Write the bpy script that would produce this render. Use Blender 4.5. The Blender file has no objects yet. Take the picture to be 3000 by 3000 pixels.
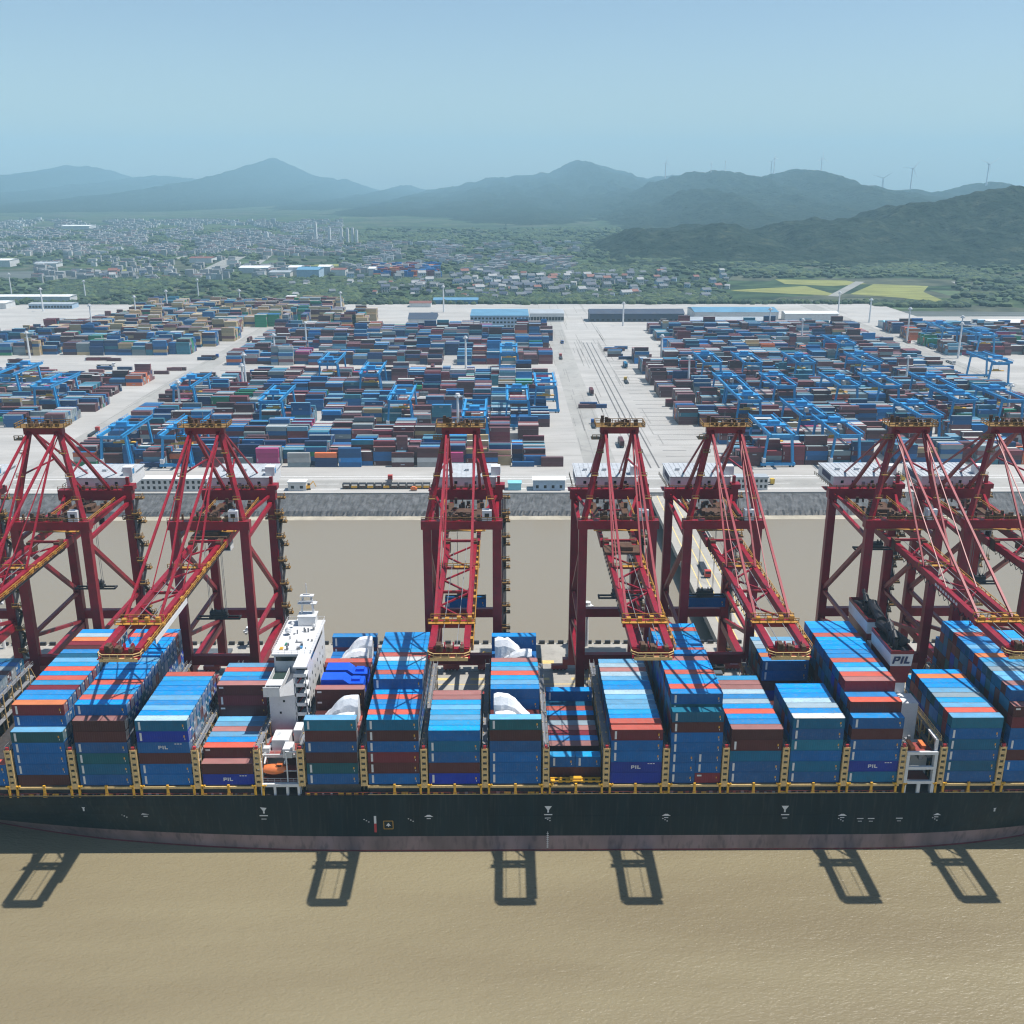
import bpy, bmesh, math, random
import numpy as np
from mathutils import Vector, Matrix, noise as mnoise
R = random.Random(7)
sc = bpy.context.scene
COL = sc.collection
rad = math.radians
# ---------------- camera ----------------
F = 3000.0; H = 156.0
PIT = math.atan(967 / 3000.0); YAW = math.atan(23 / 3000.0 * math.cos(PIT))
cam = bpy.data.cameras.new('camera'); co = bpy.data.objects.new('camera', cam); COL.objects.link(co)
co.location = (0, 0, H); co.rotation_euler = (math.pi / 2 - PIT, 0, -YAW)
cam.sensor_width = 36; cam.sensor_height = 36; cam.sensor_fit = 'HORIZONTAL'
cam.lens = 36 * F / 3000.0; cam.clip_start = 1; cam.clip_end = 60000
sc.camera = co
# ---------------- light ----------------
SUN_EL = 65; SUN_AZ = 88          # azimuth clockwise from +Y
w = bpy.data.worlds.new('World'); sc.world = w; w.use_nodes = True
nt = w.node_tree; nt.nodes.clear()
sky = nt.nodes.new('ShaderNodeTexSky'); sky.sky_type = 'NISHITA'; sky.sun_disc = False
sky.sun_elevation = rad(SUN_EL); sky.sun_rotation = rad(SUN_AZ); sky.air_density = 1.0; sky.dust_density = 0.6; sky.ozone_density = 2.0; sky.altitude = 100
bg = nt.nodes.new('ShaderNodeBackground'); bg.inputs[1].default_value = 0.10
out = nt.nodes.new('ShaderNodeOutputWorld')
nt.links.new(sky.outputs[0], bg.inputs[0]); nt.links.new(bg.outputs[0], out.inputs[0])
sl = bpy.data.lights.new('sun', 'SUN'); sl.energy = 5.0; sl.angle = rad(0.5); sl.color = (1, 0.95, 0.88)
so = bpy.data.objects.new('sun', sl); COL.objects.link(so)
sd = Vector((math.sin(rad(SUN_AZ)) * math.cos(rad(SUN_EL)), math.cos(rad(SUN_AZ)) * math.cos(rad(SUN_EL)), math.sin(rad(SUN_EL))))
so.rotation_euler = sd.to_track_quat('Z', 'Y').to_euler(); so.location = (300, 200, 600)
sc.view_settings.view_transform = 'Standard'; sc.view_settings.look = 'None'; sc.view_settings.gamma = 1
sc.view_settings.exposure = 0.26; sc.view_settings.use_curve_mapping = False
sc.render.engine = 'CYCLES'
cy = sc.cycles
cy.max_bounces = 5; cy.diffuse_bounces = 1; cy.glossy_bounces = 2; cy.transmission_bounces = 2; cy.volume_bounces = 1; cy.transparent_max_bounces = 6
cy.use_adaptive_sampling = True; cy.adaptive_threshold = 0.02; cy.use_denoising = True
cy.caustics_reflective = False; cy.caustics_refractive = False
cy.filter_width = 1.2
# ---------------- helpers ----------------
def un(px, py, Z=None, Y=None):
    """world point seen at a photo position, on height Z or distance Y"""
    a = (px - 1500) / F; b = (1500 - py) / F
    y = math.cos(PIT) + b * math.sin(PIT); z = -math.sin(PIT) + b * math.cos(PIT); x = a
    X = x * math.cos(YAW) + y * math.sin(YAW); YY = y * math.cos(YAW) - x * math.sin(YAW)
    t = (Z - H) / z if Z is not None else Y / YY
    return X * t, YY * t, H + z * t
MATS = {}
def mat(name, col, rough=0.6, metal=0.0, var=0.12, dirt=0.25, scale=0.6, bump=0.0, spec=0.5, objrand=False, dirtcol=(0.16, 0.10, 0.06), stretch=None):
    if name in MATS: return MATS[name]
    m = bpy.data.materials.new(name); m.use_nodes = True; MATS[name] = m
    n = m.node_tree.nodes; L = m.node_tree.links; b = n['Principled BSDF']
    b.inputs['Roughness'].default_value = rough; b.inputs['Metallic'].default_value = metal; b.inputs['Specular IOR Level'].default_value = spec
    g = n.new('ShaderNodeNewGeometry')
    src = g.outputs['Position']
    mp = n.new('ShaderNodeMapping'); L.new(src, mp.inputs[0])
    mp.inputs['Scale'].default_value = stretch or (1, 1, 1)
    no = n.new('ShaderNodeTexNoise'); no.inputs['Scale'].default_value = scale; no.inputs['Detail'].default_value = 5; L.new(mp.outputs[0], no.inputs['Vector'])
    no2 = n.new('ShaderNodeTexNoise'); no2.inputs['Scale'].default_value = scale * 4.3; no2.inputs['Detail'].default_value = 4; L.new(mp.outputs[0], no2.inputs['Vector'])
    hsv = n.new('ShaderNodeHueSaturation'); hsv.inputs['Color'].default_value = (*col, 1)
    mr = n.new('ShaderNodeMapRange'); mr.inputs['From Min'].default_value = 0.3; mr.inputs['From Max'].default_value = 0.7
    mr.inputs['To Min'].default_value = 1 - var; mr.inputs['To Max'].default_value = 1 + var; L.new(no.outputs['Fac'], mr.inputs[0])
    val = mr.outputs[0]
    if objrand:
        oi = n.new('ShaderNodeObjectInfo'); m2 = n.new('ShaderNodeMapRange'); m2.inputs['To Min'].default_value = 0.75; m2.inputs['To Max'].default_value = 1.2
        L.new(oi.outputs['Random'], m2.inputs[0]); mu = n.new('ShaderNodeMath'); mu.operation = 'MULTIPLY'; L.new(val, mu.inputs[0]); L.new(m2.outputs[0], mu.inputs[1]); val = mu.outputs[0]
        m3 = n.new('ShaderNodeMapRange'); m3.inputs['To Min'].default_value = 0.95; m3.inputs['To Max'].default_value = 1.03; L.new(oi.outputs['Random'], m3.inputs[0]); L.new(m3.outputs[0], hsv.inputs['Saturation'])
    L.new(val, hsv.inputs['Value'])
    mx = n.new('ShaderNodeMix'); mx.data_type = 'RGBA'; mx.inputs['B'].default_value = (*dirtcol, 1)
    r2 = n.new('ShaderNodeMapRange'); r2.inputs['From Min'].default_value = 0.52; r2.inputs['From Max'].default_value = 0.75; r2.inputs['To Max'].default_value = dirt
    L.new(no2.outputs['Fac'], r2.inputs[0]); L.new(r2.outputs[0], mx.inputs['Factor']); L.new(hsv.outputs[0], mx.inputs['A']); L.new(mx.outputs['Result'], b.inputs['Base Color'])
    if bump:
        bp = n.new('ShaderNodeBump'); bp.inputs['Strength'].default_value = bump; bp.inputs['Distance'].default_value = 0.2; L.new(no2.outputs['Fac'], bp.inputs['Height']); L.new(bp.outputs[0], b.inputs['Normal'])
    return m
class MB:
    def __init__(s): s.v = []; s.f = []; s.m = []
    def quad(s, a, b, c, d, k=0):
        n = len(s.v); s.v += [tuple(a), tuple(b), tuple(c), tuple(d)]; s.f.append((n, n + 1, n + 2, n + 3)); s.m.append(k)
    def poly(s, pts, k=0):
        n = len(s.v); s.v += [tuple(p) for p in pts]; s.f.append(tuple(range(n, n + len(pts)))); s.m.append(k)
    def box(s, x0, x1, y0, y1, z0, z1, k=0, top=None):
        n = len(s.v)
        s.v += [(x0, y0, z0), (x1, y0, z0), (x1, y1, z0), (x0, y1, z0), (x0, y0, z1), (x1, y0, z1), (x1, y1, z1), (x0, y1, z1)]
        s.f += [(n, n + 3, n + 2, n + 1), (n + 4, n + 5, n + 6, n + 7), (n, n + 1, n + 5, n + 4), (n + 1, n + 2, n + 6, n + 5), (n + 2, n + 3, n + 7, n + 6), (n + 3, n, n + 4, n + 7)]
        s.m += [k, k if top is None else top, k, k, k, k]
    def beam(s, p, q, w, h=None, k=0, w2=None, h2=None):
        """bar of width w (sideways) and height h (upwards) from p to q"""
        h = w if h is None else h; w2 = w if w2 is None else w2; h2 = h if h2 is None else h2
        p = Vector(p); q = Vector(q); d = (q - p).normalized()
        up = Vector((0, 0, 1)) if abs(d.z) < 0.97 else Vector((0, 1, 0))
        a = d.cross(up).normalized(); b = a.cross(d).normalized()
        n = len(s.v)
        for o, ww, hh in ((p, w, h), (q, w2, h2)):
            for i, j in ((-1, -1), (1, -1), (1, 1), (-1, 1)): s.v.append(tuple(o + a * (i * ww / 2) + b * (j * hh / 2)))
        s.f += [(n, n + 1, n + 2, n + 3), (n + 4, n + 7, n + 6, n + 5)]
        for i in range(4): j = (i + 1) % 4; s.f.append((n + i, n + 4 + i, n + 4 + j, n + j))
        s.m += [k] * 6
    def tube(s, p, q, r, seg=8, k=0, r2=None, cap=True):
        p = Vector(p); q = Vector(q); d = (q - p).normalized(); up = Vector((0, 0, 1)) if abs(d.z) < 0.97 else Vector((0, 1, 0))
        a = d.cross(up).normalized(); b = a.cross(d).normalized(); n = len(s.v); r2 = r if r2 is None else r2
        for o, rr in ((p, r), (q, r2)):
            for i in range(seg):
                t = 2 * math.pi * i / seg; s.v.append(tuple(o + a * (math.cos(t) * rr) + b * (math.sin(t) * rr)))
        for i in range(seg): j = (i + 1) % seg; s.f.append((n + i, n + seg + i, n + seg + j, n + j)); s.m.append(k)
        if cap: s.f += [tuple(range(n, n + seg)), tuple(range(n + 2 * seg - 1, n + seg - 1, -1))]; s.m += [k, k]
    def rail(s, pts, h=1.1, t=0.09, k=0, step=2.5):
        for a, b in zip(pts, pts[1:]):
            a = Vector(a); b = Vector(b); up = Vector((0, 0, h)); s.beam(a + up, b + up, t, t, k); s.beam(a + up * .5, b + up * .5, t * .8, t * .8, k)
            n = max(1, int((b - a).length / step))
            for i in range(n + 1): c = a.lerp(b, i / n); s.beam(c, c + up, t, t, k)
    def mesh(s, name, mats, smooth=False):
        me = bpy.data.meshes.new(name); me.from_pydata(s.v, [], s.f)
        for m in (mats if isinstance(mats, (list, tuple)) else [mats]): me.materials.append(m)
        if len(set(s.m)) > 1: me.polygons.foreach_set('material_index', s.m)
        if smooth: me.polygons.foreach_set('use_smooth', [True] * len(s.f))
        me.update(); return me
    def build(s, name, mats, parent=None, smooth=False, loc=None):
        o = bpy.data.objects.new(name, s.mesh(name, mats, smooth)); COL.objects.link(o)
        if parent: o.parent = parent
        if loc: o.location = loc
        return o
def tag(o, label=None, cat=None, group=None, kind=None):
    if label: o['label'] = label
    if cat: o['category'] = cat
    if group: o['group'] = group
    if kind: o['kind'] = kind
    return o
def empty(name, loc=(0, 0, 0), rz=0, label=None, cat=None, group=None):
    o = bpy.data.objects.new(name, None); COL.objects.link(o); o.location = loc; o.rotation_euler = (0, 0, rz); o.empty_display_size = 1
    return tag(o, label, cat, group)
def kids(o): return [c for c in bpy.data.objects if c.parent == o]
def copy_tree(o, parent=None, tree=None):
    tree = tree if tree is not None else {}
    if not tree:
        for c in bpy.data.objects:
            if c.parent: tree.setdefault(c.parent, []).append(c)
        tree.setdefault(None, [])
    c = o.copy(); COL.objects.link(c); c.parent = parent
    for ch in tree.get(o, []): copy_tree(ch, c, tree)
    return c
def B(name, mats, parent, *boxes, **kw):
    m = MB()
    for b in boxes: m.box(*b)
    return m.build(name, mats, parent, **kw)
# ---------------- materials ----------------
M_red = mat('crane_red_paint', (0.255, 0.004, 0.019), 0.45, var=.22, dirt=.55, scale=.35, dirtcol=(.12, .03, .03))
M_yel = mat('yellow_paint', (0.75, 0.40, 0.03), 0.5, dirt=.4)
M_cream = mat('cream_yellow_paint', (0.72, 0.50, 0.22), 0.5, dirt=.5, scale=.8, dirtcol=(.25, .12, .05))
M_blk = mat('dark_steel', (0.02, 0.022, 0.028), 0.5, dirt=.3)
M_gry = mat('grey_steel', (0.22, 0.23, 0.25), 0.55, dirt=.4)
M_brn = mat('greasy_machinery', (0.09, 0.045, 0.025), 0.6, var=.4, dirt=.6, scale=1.5)
M_wht = mat('white_paint', (0.70, 0.71, 0.72), 0.45, var=.05, dirt=.12, scale=.3)
M_win = mat('dark_window_glass', (0.01, 0.015, 0.02), 0.12, var=0, dirt=0)
M_blu = mat('gantry_blue_paint', (0.02, 0.27, 0.58), 0.45, dirt=.2, dirtcol=(.05, .08, .12))
M_con = mat('yard_concrete', (0.39, 0.38, 0.36), 0.85, var=.14, dirt=.6, scale=.04, dirtcol=(.30, .29, .27), stretch=(.35, 1.4, 1))
M_quay = mat('quay_concrete', (0.37, 0.355, 0.32), 0.85, var=.12, dirt=.45, scale=.1, dirtcol=(.2, .19, .17))
M_orange = mat('orange_paint', (0.75, 0.20, 0.06), 0.4, dirt=.15)
M_deckred = mat('deck_red_paint', (0.30, 0.05, 0.04), 0.6, dirt=.4)
M_rub = mat('black_rubber', (0.015, 0.015, 0.015), 0.8, dirt=.1)
HAZE = 0.00011
# ---------------- water ----------------
def water_mat():
    m = bpy.data.materials.new('muddy_water'); m.use_nodes = True; n = m.node_tree.nodes; L = m.node_tree.links; b = n['Principled BSDF']
    g = n.new('ShaderNodeNewGeometry')
    a = n.new('ShaderNodeTexNoise'); a.inputs['Scale'].default_value = .006; a.inputs['Detail'].default_value = 4; a.inputs['Distortion'].default_value = 1.0
    mp = n.new('ShaderNodeMapping'); mp.inputs['Scale'].default_value = (.5, 1, 1); L.new(g.outputs['Position'], mp.inputs[0]); L.new(mp.outputs[0], a.inputs['Vector'])
    cr = n.new('ShaderNodeValToRGB'); cr.color_ramp.elements[0].color = (0.205, 0.168, 0.102, 1); cr.color_ramp.elements[1].color = (0.258, 0.220, 0.135, 1)
    cr.color_ramp.elements[0].position = .40; cr.color_ramp.elements[1].position = .60
    st = n.new('ShaderNodeTexNoise'); st.inputs['Scale'].default_value = 1; st.inputs['Detail'].default_value = 5; ms = n.new('ShaderNodeMapping'); ms.inputs['Scale'].default_value = (.006, .045, 1); ms.inputs['Rotation'].default_value = (0, 0, .06); L.new(g.outputs['Position'], ms.inputs[0]); L.new(ms.outputs[0], st.inputs['Vector'])
    av = n.new('ShaderNodeMath'); av.operation = 'MULTIPLY_ADD'; av.inputs[1].default_value = .5; L.new(st.outputs['Fac'], av.inputs[0]); hf = n.new('ShaderNodeMath'); hf.operation = 'MULTIPLY'; hf.inputs[1].default_value = .5; L.new(a.outputs['Fac'], hf.inputs[0]); L.new(hf.outputs[0], av.inputs[2]); L.new(av.outputs[0], cr.inputs[0])
    # sky reflection painted in: the channel behind the jetty gets a greyer base colour
    sx = n.new('ShaderNodeSeparateXYZ'); L.new(g.outputs['Position'], sx.inputs[0])
    mr = n.new('ShaderNodeMapRange'); mr.inputs['From Min'].default_value = 255; mr.inputs['From Max'].default_value = 330; L.new(sx.outputs['Y'], mr.inputs[0])
    mx = n.new('ShaderNodeMix'); mx.data_type = 'RGBA'; mx.inputs['B'].default_value = (0.240, 0.210, 0.158, 1)
    L.new(mr.outputs[0], mx.inputs['Factor']); L.new(cr.outputs[0], mx.inputs['A']); L.new(mx.outputs['Result'], b.inputs['Base Color'])
    b.inputs['Roughness'].default_value = 0.26; b.inputs['IOR'].default_value = 1.33; b.inputs['Specular IOR Level'].default_value = .5
    h = []
    for s, st, rot in ((.32, (1, 2.0, 1), .5), (1.05, (1, 1.6, 1), -.4), (.06, (1, 2, 1), .2)):
        q = n.new('ShaderNodeMapping'); q.inputs['Scale'].default_value = st; q.inputs['Rotation'].default_value = (0, 0, rot); L.new(g.outputs['Position'], q.inputs[0])
        t = n.new('ShaderNodeTexNoise'); t.inputs['Scale'].default_value = s; t.inputs['Detail'].default_value = 5; t.inputs['Roughness'].default_value = .55; L.new(q.outputs[0], t.inputs['Vector']); h.append(t)
    ad = n.new('ShaderNodeMath'); ad.operation = 'ADD'; L.new(h[0].outputs['Fac'], ad.inputs[0]); L.new(h[1].outputs['Fac'], ad.inputs[1])
    ad2 = n.new('ShaderNodeMath'); ad2.operation = 'MULTIPLY_ADD'; ad2.inputs[1].default_value = 2.0; L.new(h[2].outputs['Fac'], ad2.inputs[0]); L.new(ad.outputs[0], ad2.inputs[2])
    bp = n.new('ShaderNodeBump'); bp.inputs['Strength'].default_value = 0.7; bp.inputs['Distance'].default_value = 0.32; mb2 = n.new('ShaderNodeMapRange'); mb2.inputs['From Min'].default_value = 250; mb2.inputs['From Max'].default_value = 300; mb2.inputs['To Min'].default_value = .75; mb2.inputs['To Max'].default_value = .12; L.new(sx.outputs['Y'], mb2.inputs[0]); L.new(mb2.outputs[0], bp.inputs['Strength']); L.new(ad2.outputs[0], bp.inputs['Height']); L.new(bp.outputs[0], b.inputs['Normal'])
    return m
EX = 16500
mb = MB(); mb.quad((-EX, -1500, 0), (EX, -1500, 0), (EX, 520, 0), (-EX, 520, 0)); tag(mb.build('water', water_mat()), kind='structure')
# ---------------- land ----------------
def land_mat():
    m = bpy.data.materials.new('farmland'); m.use_nodes = True; n = m.node_tree.nodes; L = m.node_tree.links; b = n['Principled BSDF']; b.inputs['Roughness'].default_value = .95; b.inputs['Specular IOR Level'].default_value = .1
    g = n.new('ShaderNodeNewGeometry')
    mp = n.new('ShaderNodeMapping'); mp.inputs['Scale'].default_value = (.0075, .011, 1); mp.inputs['Rotation'].default_value = (0, 0, .35); L.new(g.outputs['Position'], mp.inputs[0])
    v = n.new('ShaderNodeTexVoronoi'); v.distance = 'CHEBYCHEV'; v.inputs['Scale'].default_value = 1; L.new(mp.outputs[0], v.inputs['Vector'])
    cr = n.new('ShaderNodeValToRGB'); e = cr.color_ramp.elements; e[0].color = (.035, .06, .04, 1); e[1].color = (.14, .15, .08, 1); e[0].position = 0
    for p, c in ((.3, (.045, .08, .045)), (.5, (.065, .10, .05)), (.68, (.085, .10, .075)), (.85, (.10, .13, .06))): q = e.new(p); q.color = (*c, 1)
    cr.color_ramp.interpolation = 'CONSTANT'
    L.new(v.outputs['Color'], cr.inputs[0])
    no = n.new('ShaderNodeTexNoise'); no.inputs['Scale'].default_value = .03; no.inputs['Detail'].default_value = 6; L.new(g.outputs['Position'], no.inputs['Vector'])
    mx = n.new('ShaderNodeMix'); mx.data_type = 'RGBA'; mx.blend_type = 'MULTIPLY'; mx.inputs['Factor'].default_value = .75
    c2 = n.new('ShaderNodeValToRGB'); c2.color_ramp.elements[0].color = (.35, .4, .4, 1); c2.color_ramp.elements[1].color = (1.3, 1.2, 1.1, 1); c2.color_ramp.elements[0].position = .35; c2.color_ramp.elements[1].position = .65
    L.new(no.outputs['Fac'], c2.inputs[0]); L.new(cr.outputs[0], mx.inputs['A']); L.new(c2.outputs[0], mx.inputs['B']); L.new(mx.outputs['Result'], b.inputs['Base Color'])
    return m
M_land = land_mat()
mb = MB(); mb.quad((-EX, 520, 5.0), (EX, 520, 5.0), (EX, 16800, 5.0), (-EX, 16800, 5.0)); mb.quad((-EX, 520, -.5), (EX, 520, -.5), (EX, 520, 5.0), (-EX, 520, 5.0)); tag(mb.build('ground', M_land), kind='structure')
# yard surface: one concrete sheet with a lip along the shore
mb = MB(); mb.box(-1500, 1500, 494, 1200, 5.2, 7.0); mb.box(-1500, 480, 1200, 1330, 5.2, 7.0); yard = tag(mb.build('yard_pavement', M_con), kind='structure')
# seawall: sloping rock revetment
M_rock = mat('revetment_rock', (0.10, 0.105, 0.11), 0.9, var=.4, dirt=.7, scale=.35, bump=.8, dirtcol=(.06, .065, .07))
M_wet = mat('wet_rock', (0.035, 0.042, 0.048), 0.6, var=.4, dirt=.5, scale=.6)
nx, ny = 1500, 8
vs = []; fs = []; mi = []
for i in range(nx):
    X = -750 + i
    for j in range(ny):
        t = j / (ny - 1); Y = 476.5 + 16.5 * t; Z = -0.6 + 7.5 * t
        k = 0 if j in (ny - 1,) else .55
        vs.append((X + R.uniform(-.3, .3) * k, Y + R.uniform(-.8, .8) * k, Z + R.uniform(-.45, .45) * k))
for i in range(nx - 1):
    for j in range(ny - 1): a = i * ny + j; fs.append((a, a + ny, a + ny + 1, a + 1)); mi.append(1 if j < 2 else 0)
me = bpy.data.meshes.new('seawall'); me.from_pydata(vs, [], fs); me.materials.append(M_rock); me.materials.append(M_wet); me.polygons.foreach_set('material_index', mi); me.update()
sw = bpy.data.objects.new('seawall', me); COL.objects.link(sw); tag(sw, kind='structure')
B('seawall_cap', M_con, None, (-750, 750, 492.6, 494, 4, 7.5)); bpy.data.objects['seawall_cap']['kind'] = 'structure'
# ---------------- roads and markings in the yard ----------------
M_asph = mat('grey_road', (0.33, 0.325, 0.305), 0.9, var=.12, dirt=.4, scale=.05, dirtcol=(.18, .17, .16))
M_line = mat('road_paint_white', (0.72, 0.72, 0.70), 0.7, dirt=.2)
M_liney = mat('road_paint_yellow', (0.72, 0.55, 0.22), 0.7, dirt=.3)
def sheet(name, x0, x1, y0, y1, z, m, kind='structure'):
    b = MB(); b.quad((x0, y0, z), (x1, y0, z), (x1, y1, z), (x0, y1, z)); return tag(b.build(name, m), kind=kind)
sheet('shore_road', -900, 900, 503, 517, 7.004, M_asph)
for (x0, x1, y0, y1) in ((-262, -244, 530, 1320), (44, 62, 530, 1190), (376, 396, 530, 1320)): sheet('road', x0, x1, y0, y1, 7.006, M_asph)
b = MB()
for y in (500.5, 519.5, 524): b.box(-800, 800, y, y + .7, 7.008, 7.02)
for i in range(60): b.box(-800 + i * 26, -788 + i * 26, 509.8, 510.3, 7.008, 7.02)
tag(b.build('road_marking', M_line), kind='structure')
b = MB()      # dark rail slots and drainage lines beside the middle road
for x in (76, 79.5, 84): b.box(x, x + .9, 540, 1000, 7.008, 7.03)
for j in range(34): b.box(92, 104 + R.uniform(-2, 60), 552 + j * 13, 552.7 + j * 13, 7.008, 7.03)
for j in range(22): b.box(-236, -200 + R.uniform(-20, 20), 560 + j * 26, 561 + j * 26, 7.008, 7.03)
tag(b.build('drain_channel', mat('dark_slot', (.12, .12, .12), .9)), kind='structure')
# ---------------- farm fields ----------------
M_rape = mat('rapeseed_field', (0.21, 0.22, 0.06), 0.95, var=.25, dirt=.4, scale=.02, dirtcol=(.08, .12, .04), stretch=(1, 3, 1))
M_grass = mat('green_field', (0.07, 0.115, 0.05), 0.95, var=.3, dirt=.5, scale=.03, dirtcol=(.03, .06, .03))
M_mud = mat('mud_flat', (0.085, 0.10, 0.095), 0.9, var=.3, dirt=.4, scale=.01, dirtcol=(.05, .06, .06), stretch=(1, 4, 1))
FLD = [((2140, 850), (2360, 838), (2445, 862), (2435, 866), (2160, 853), 0), ((2270, 818), (2480, 822), (2540, 832), (2440, 838), (2300, 832), 0), ((2490, 862), (2560, 832), (2720, 838), (2705, 855), (2790, 892), (2640, 872), 0),
       ((900, 776), (1160, 769), (1250, 776), (1240, 781), (900, 779), 0), ((245, 790), (370, 789), (380, 794), (250, 796), 0), ((2250, 884), (2275, 880), (2285, 886), (2255, 890), 0), ((500, 757), (565, 755), (562, 759), (500, 760), 0),
       ((2720, 850), (3000, 860), (3060, 880), (2800, 870), 1), ((1390, 776), (1560, 770), (1600, 780), (1400, 785), 1), ((2060, 895), (2500, 895), (2800, 905), (2100, 912), 1), ((640, 770), (860, 760), (850, 775), (600, 782), 1),
       ((-60, 797), (330, 790), (420, 803), (300, 818), (-60, 815), 2), ((1980, 905), (3100, 915), (3100, 938), (2600, 930), (2020, 922), 2), ((40, 830), (200, 824), (300, 840), (60, 850), 1), ((1500, 800), (1700, 792), (1720, 800), (1520, 810), 1), ((1680, 790), (1800, 786), (1810, 790), (1690, 795), 0)]
for f in FLD:
    b = MB(); b.poly([un(x, y, Z=5.25) for x, y in f[:-1]][::-1]); tag(b.build('field', (M_rape, M_grass, M_mud)[f[-1]]), kind='structure')
def strip(pts, wd, z, m, name='country_road'):
    b = MB(); P = [Vector(un(x, y, Z=z)) for x, y in pts]
    for p, q in zip(P, P[1:]):
        d = (q - p).normalized(); a = Vector((d.y, -d.x, 0)) * wd / 2; b.quad(p - a, p + a, q + a, q - a)
    return tag(b.build(name, m), kind='structure')
M_pale = mat('pale_road', (0.25, 0.255, 0.24), .9, dirt=.2, scale=.02)
strip([(560, 824), (640, 780), (720, 740), (800, 705)], 34, 5.4, M_pale); strip([(735, 785), (800, 740)], 14, 5.42, M_pale); strip([(420, 785), (560, 745)], 12, 5.44, M_pale)
strip([(1300, 790), (1360, 812), (1420, 845)], 10, 5.4, M_pale); strip([(2440, 868), (2520, 825)], 14, 5.46, M_pale); strip([(2800, 825), (2830, 842)], 14, 5.4, M_pale)
# ---------------- hills ----------------
def hill_mat():
    m = bpy.data.materials.new('wooded_hillside'); m.use_nodes = True; n = m.node_tree.nodes; L = m.node_tree.links; b = n['Principled BSDF']; b.inputs['Roughness'].default_value = .95; b.inputs['Specular IOR Level'].default_value = .05
    g = n.new('ShaderNodeNewGeometry')
    no = n.new('ShaderNodeTexNoise'); no.inputs['Scale'].default_value = .02; no.inputs['Detail'].default_value = 9; no.inputs['Roughness'].default_value = .75; L.new(g.outputs['Position'], no.inputs['Vector'])
    cr = n.new('ShaderNodeValToRGB'); e = cr.color_ramp.elements; e[0].color = (.008, .018, .010, 1); e[1].color = (.075, .085, .05, 1); e[0].position = .38; e[1].position = .72; q = e.new(.55); q.color = (.024, .038, .026, 1)
    L.new(no.outputs['Fac'], cr.inputs[0]); L.new(cr.outputs[0], b.inputs['Base Color'])
    n2 = n.new('ShaderNodeTexNoise'); n2.inputs['Scale'].default_value = .045; n2.inputs['Detail'].default_value = 5; L.new(g.outputs['Position'], n2.inputs['Vector'])
    bp = n.new('ShaderNodeBump'); bp.inputs['Strength'].default_value = 1; bp.inputs['Distance'].default_value = 26; L.new(n2.outputs['Fac'], bp.inputs['Height']); L.new(bp.outputs[0], b.inputs['Normal'])
    return m
M_hill = hill_mat()
def hill(pts, Dc, Df, Db, nx=220, ny=54, seed=0, amp=.5, spur=1.0, pw=1.25):
    P = [un(x, y, Y=Dc) for x, y in pts]; X = np.array([p[0] for p in P]); Z = np.array([p[2] for p in P])
    xs = np.linspace(X[0], X[-1], nx); zc = np.interp(xs, X, Z)
    k = np.array([.25, .5, .25])
    for _ in range(1): zc[1:-1] = np.convolve(zc, k, 'valid')
    zc = zc + np.array([(Dc / 4000) * (9 * mnoise.noise((x * 12 / Dc, seed, 0)) + 12 * mnoise.noise((x * 38 / Dc, seed, 5)) + 6 * mnoise.noise((x * 130 / Dc, seed, 8))) for x in xs])
    vs = []; fs = []
    for i, x in enumerate(xs):
        e = min(1, min(i, nx - 1 - i) / 6)
        for j in range(ny):
            u = j / (ny - 1)
            y = Df + (Db - Df) * u; uc = (Dc - Df) / (Db - Df)
            if u <= uc:
                t = u / uc
                wx = x + 90 * mnoise.noise((x * .002 + seed, y * .002, 1)); s = t ** pw
                sp = mnoise.noise((wx * .0035 * spur, y * .0006, seed)) * .5 + mnoise.noise((wx * .009 * spur, y * .0022, seed + 3)) * .38 + mnoise.noise((wx * .022, y * .006, seed + 5)) * .16 + mnoise.noise((x * .04, y * .04, seed)) * .05
                s = s * (1 + amp * 1.6 * sp * (1 - t) ** .8)
                s = max(-.05, min(s, 1.0 if t == 1 else .995 * t ** .72 + .002))
            else:
                t = (u - uc) / (1 - uc); s = 1 - t ** 1.6
            j1 = (18 * mnoise.noise((x * .007, y * .005, seed + 7)) + 10 * mnoise.noise((x * .02, y * .014, seed + 9)) + 5 * mnoise.noise((x * .05, y * .04, seed + 11))) if 0 < u < 1 else 0
            vs.append((x, y, 2 + (zc[i] - 2) * max(s, -.02) * (e if e < 1 else 1) + j1 * min(1, s * 2)))
    for i in range(nx - 1):
        for j in range(ny - 1): a = i * ny + j; fs.append((a, a + ny, a + ny + 1, a + 1))
    me = bpy.data.meshes.new('hill'); me.from_pydata(vs, [], fs); me.materials.append(M_hill); me.polygons.foreach_set('use_smooth', [True] * len(fs)); me.update()
    o = bpy.data.objects.new('hill', me); COL.objects.link(o); return tag(o, kind='structure')
d = lambda L: [(x * 1.5528, y * 1.5528) for x, y in L]
hill(d([(-120, 350), (-40, 340), (0, 345), (22, 336), (45, 326), (75, 331), (115, 316), (150, 312), (185, 318), (220, 340), (250, 343), (300, 334), (340, 331), (362, 336), (400, 353), (440, 336), (480, 313), (500, 303), (515, 299), (535, 308), (560, 322), (590, 331), (620, 335), (660, 345), (715, 361), (760, 348), (800, 360), (860, 366), (940, 372), (1040, 378)]), 13000, 4700, 15500, nx=320, ny=60, seed=1, amp=.35, pw=1.9)
hill(d([(560, 402), (640, 396), (700, 385), (760, 370), (830, 358), (870, 349), (930, 336), (1000, 329), (1040, 321), (1075, 309), (1107, 304), (1140, 310), (1175, 326), (1200, 340), (1235, 335), (1265, 330), (1320, 334), (1400, 345), (1480, 352), (1600, 370)]), 10500, 4400, 12500, nx=260, seed=2, amp=.9, pw=1.4)
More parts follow.
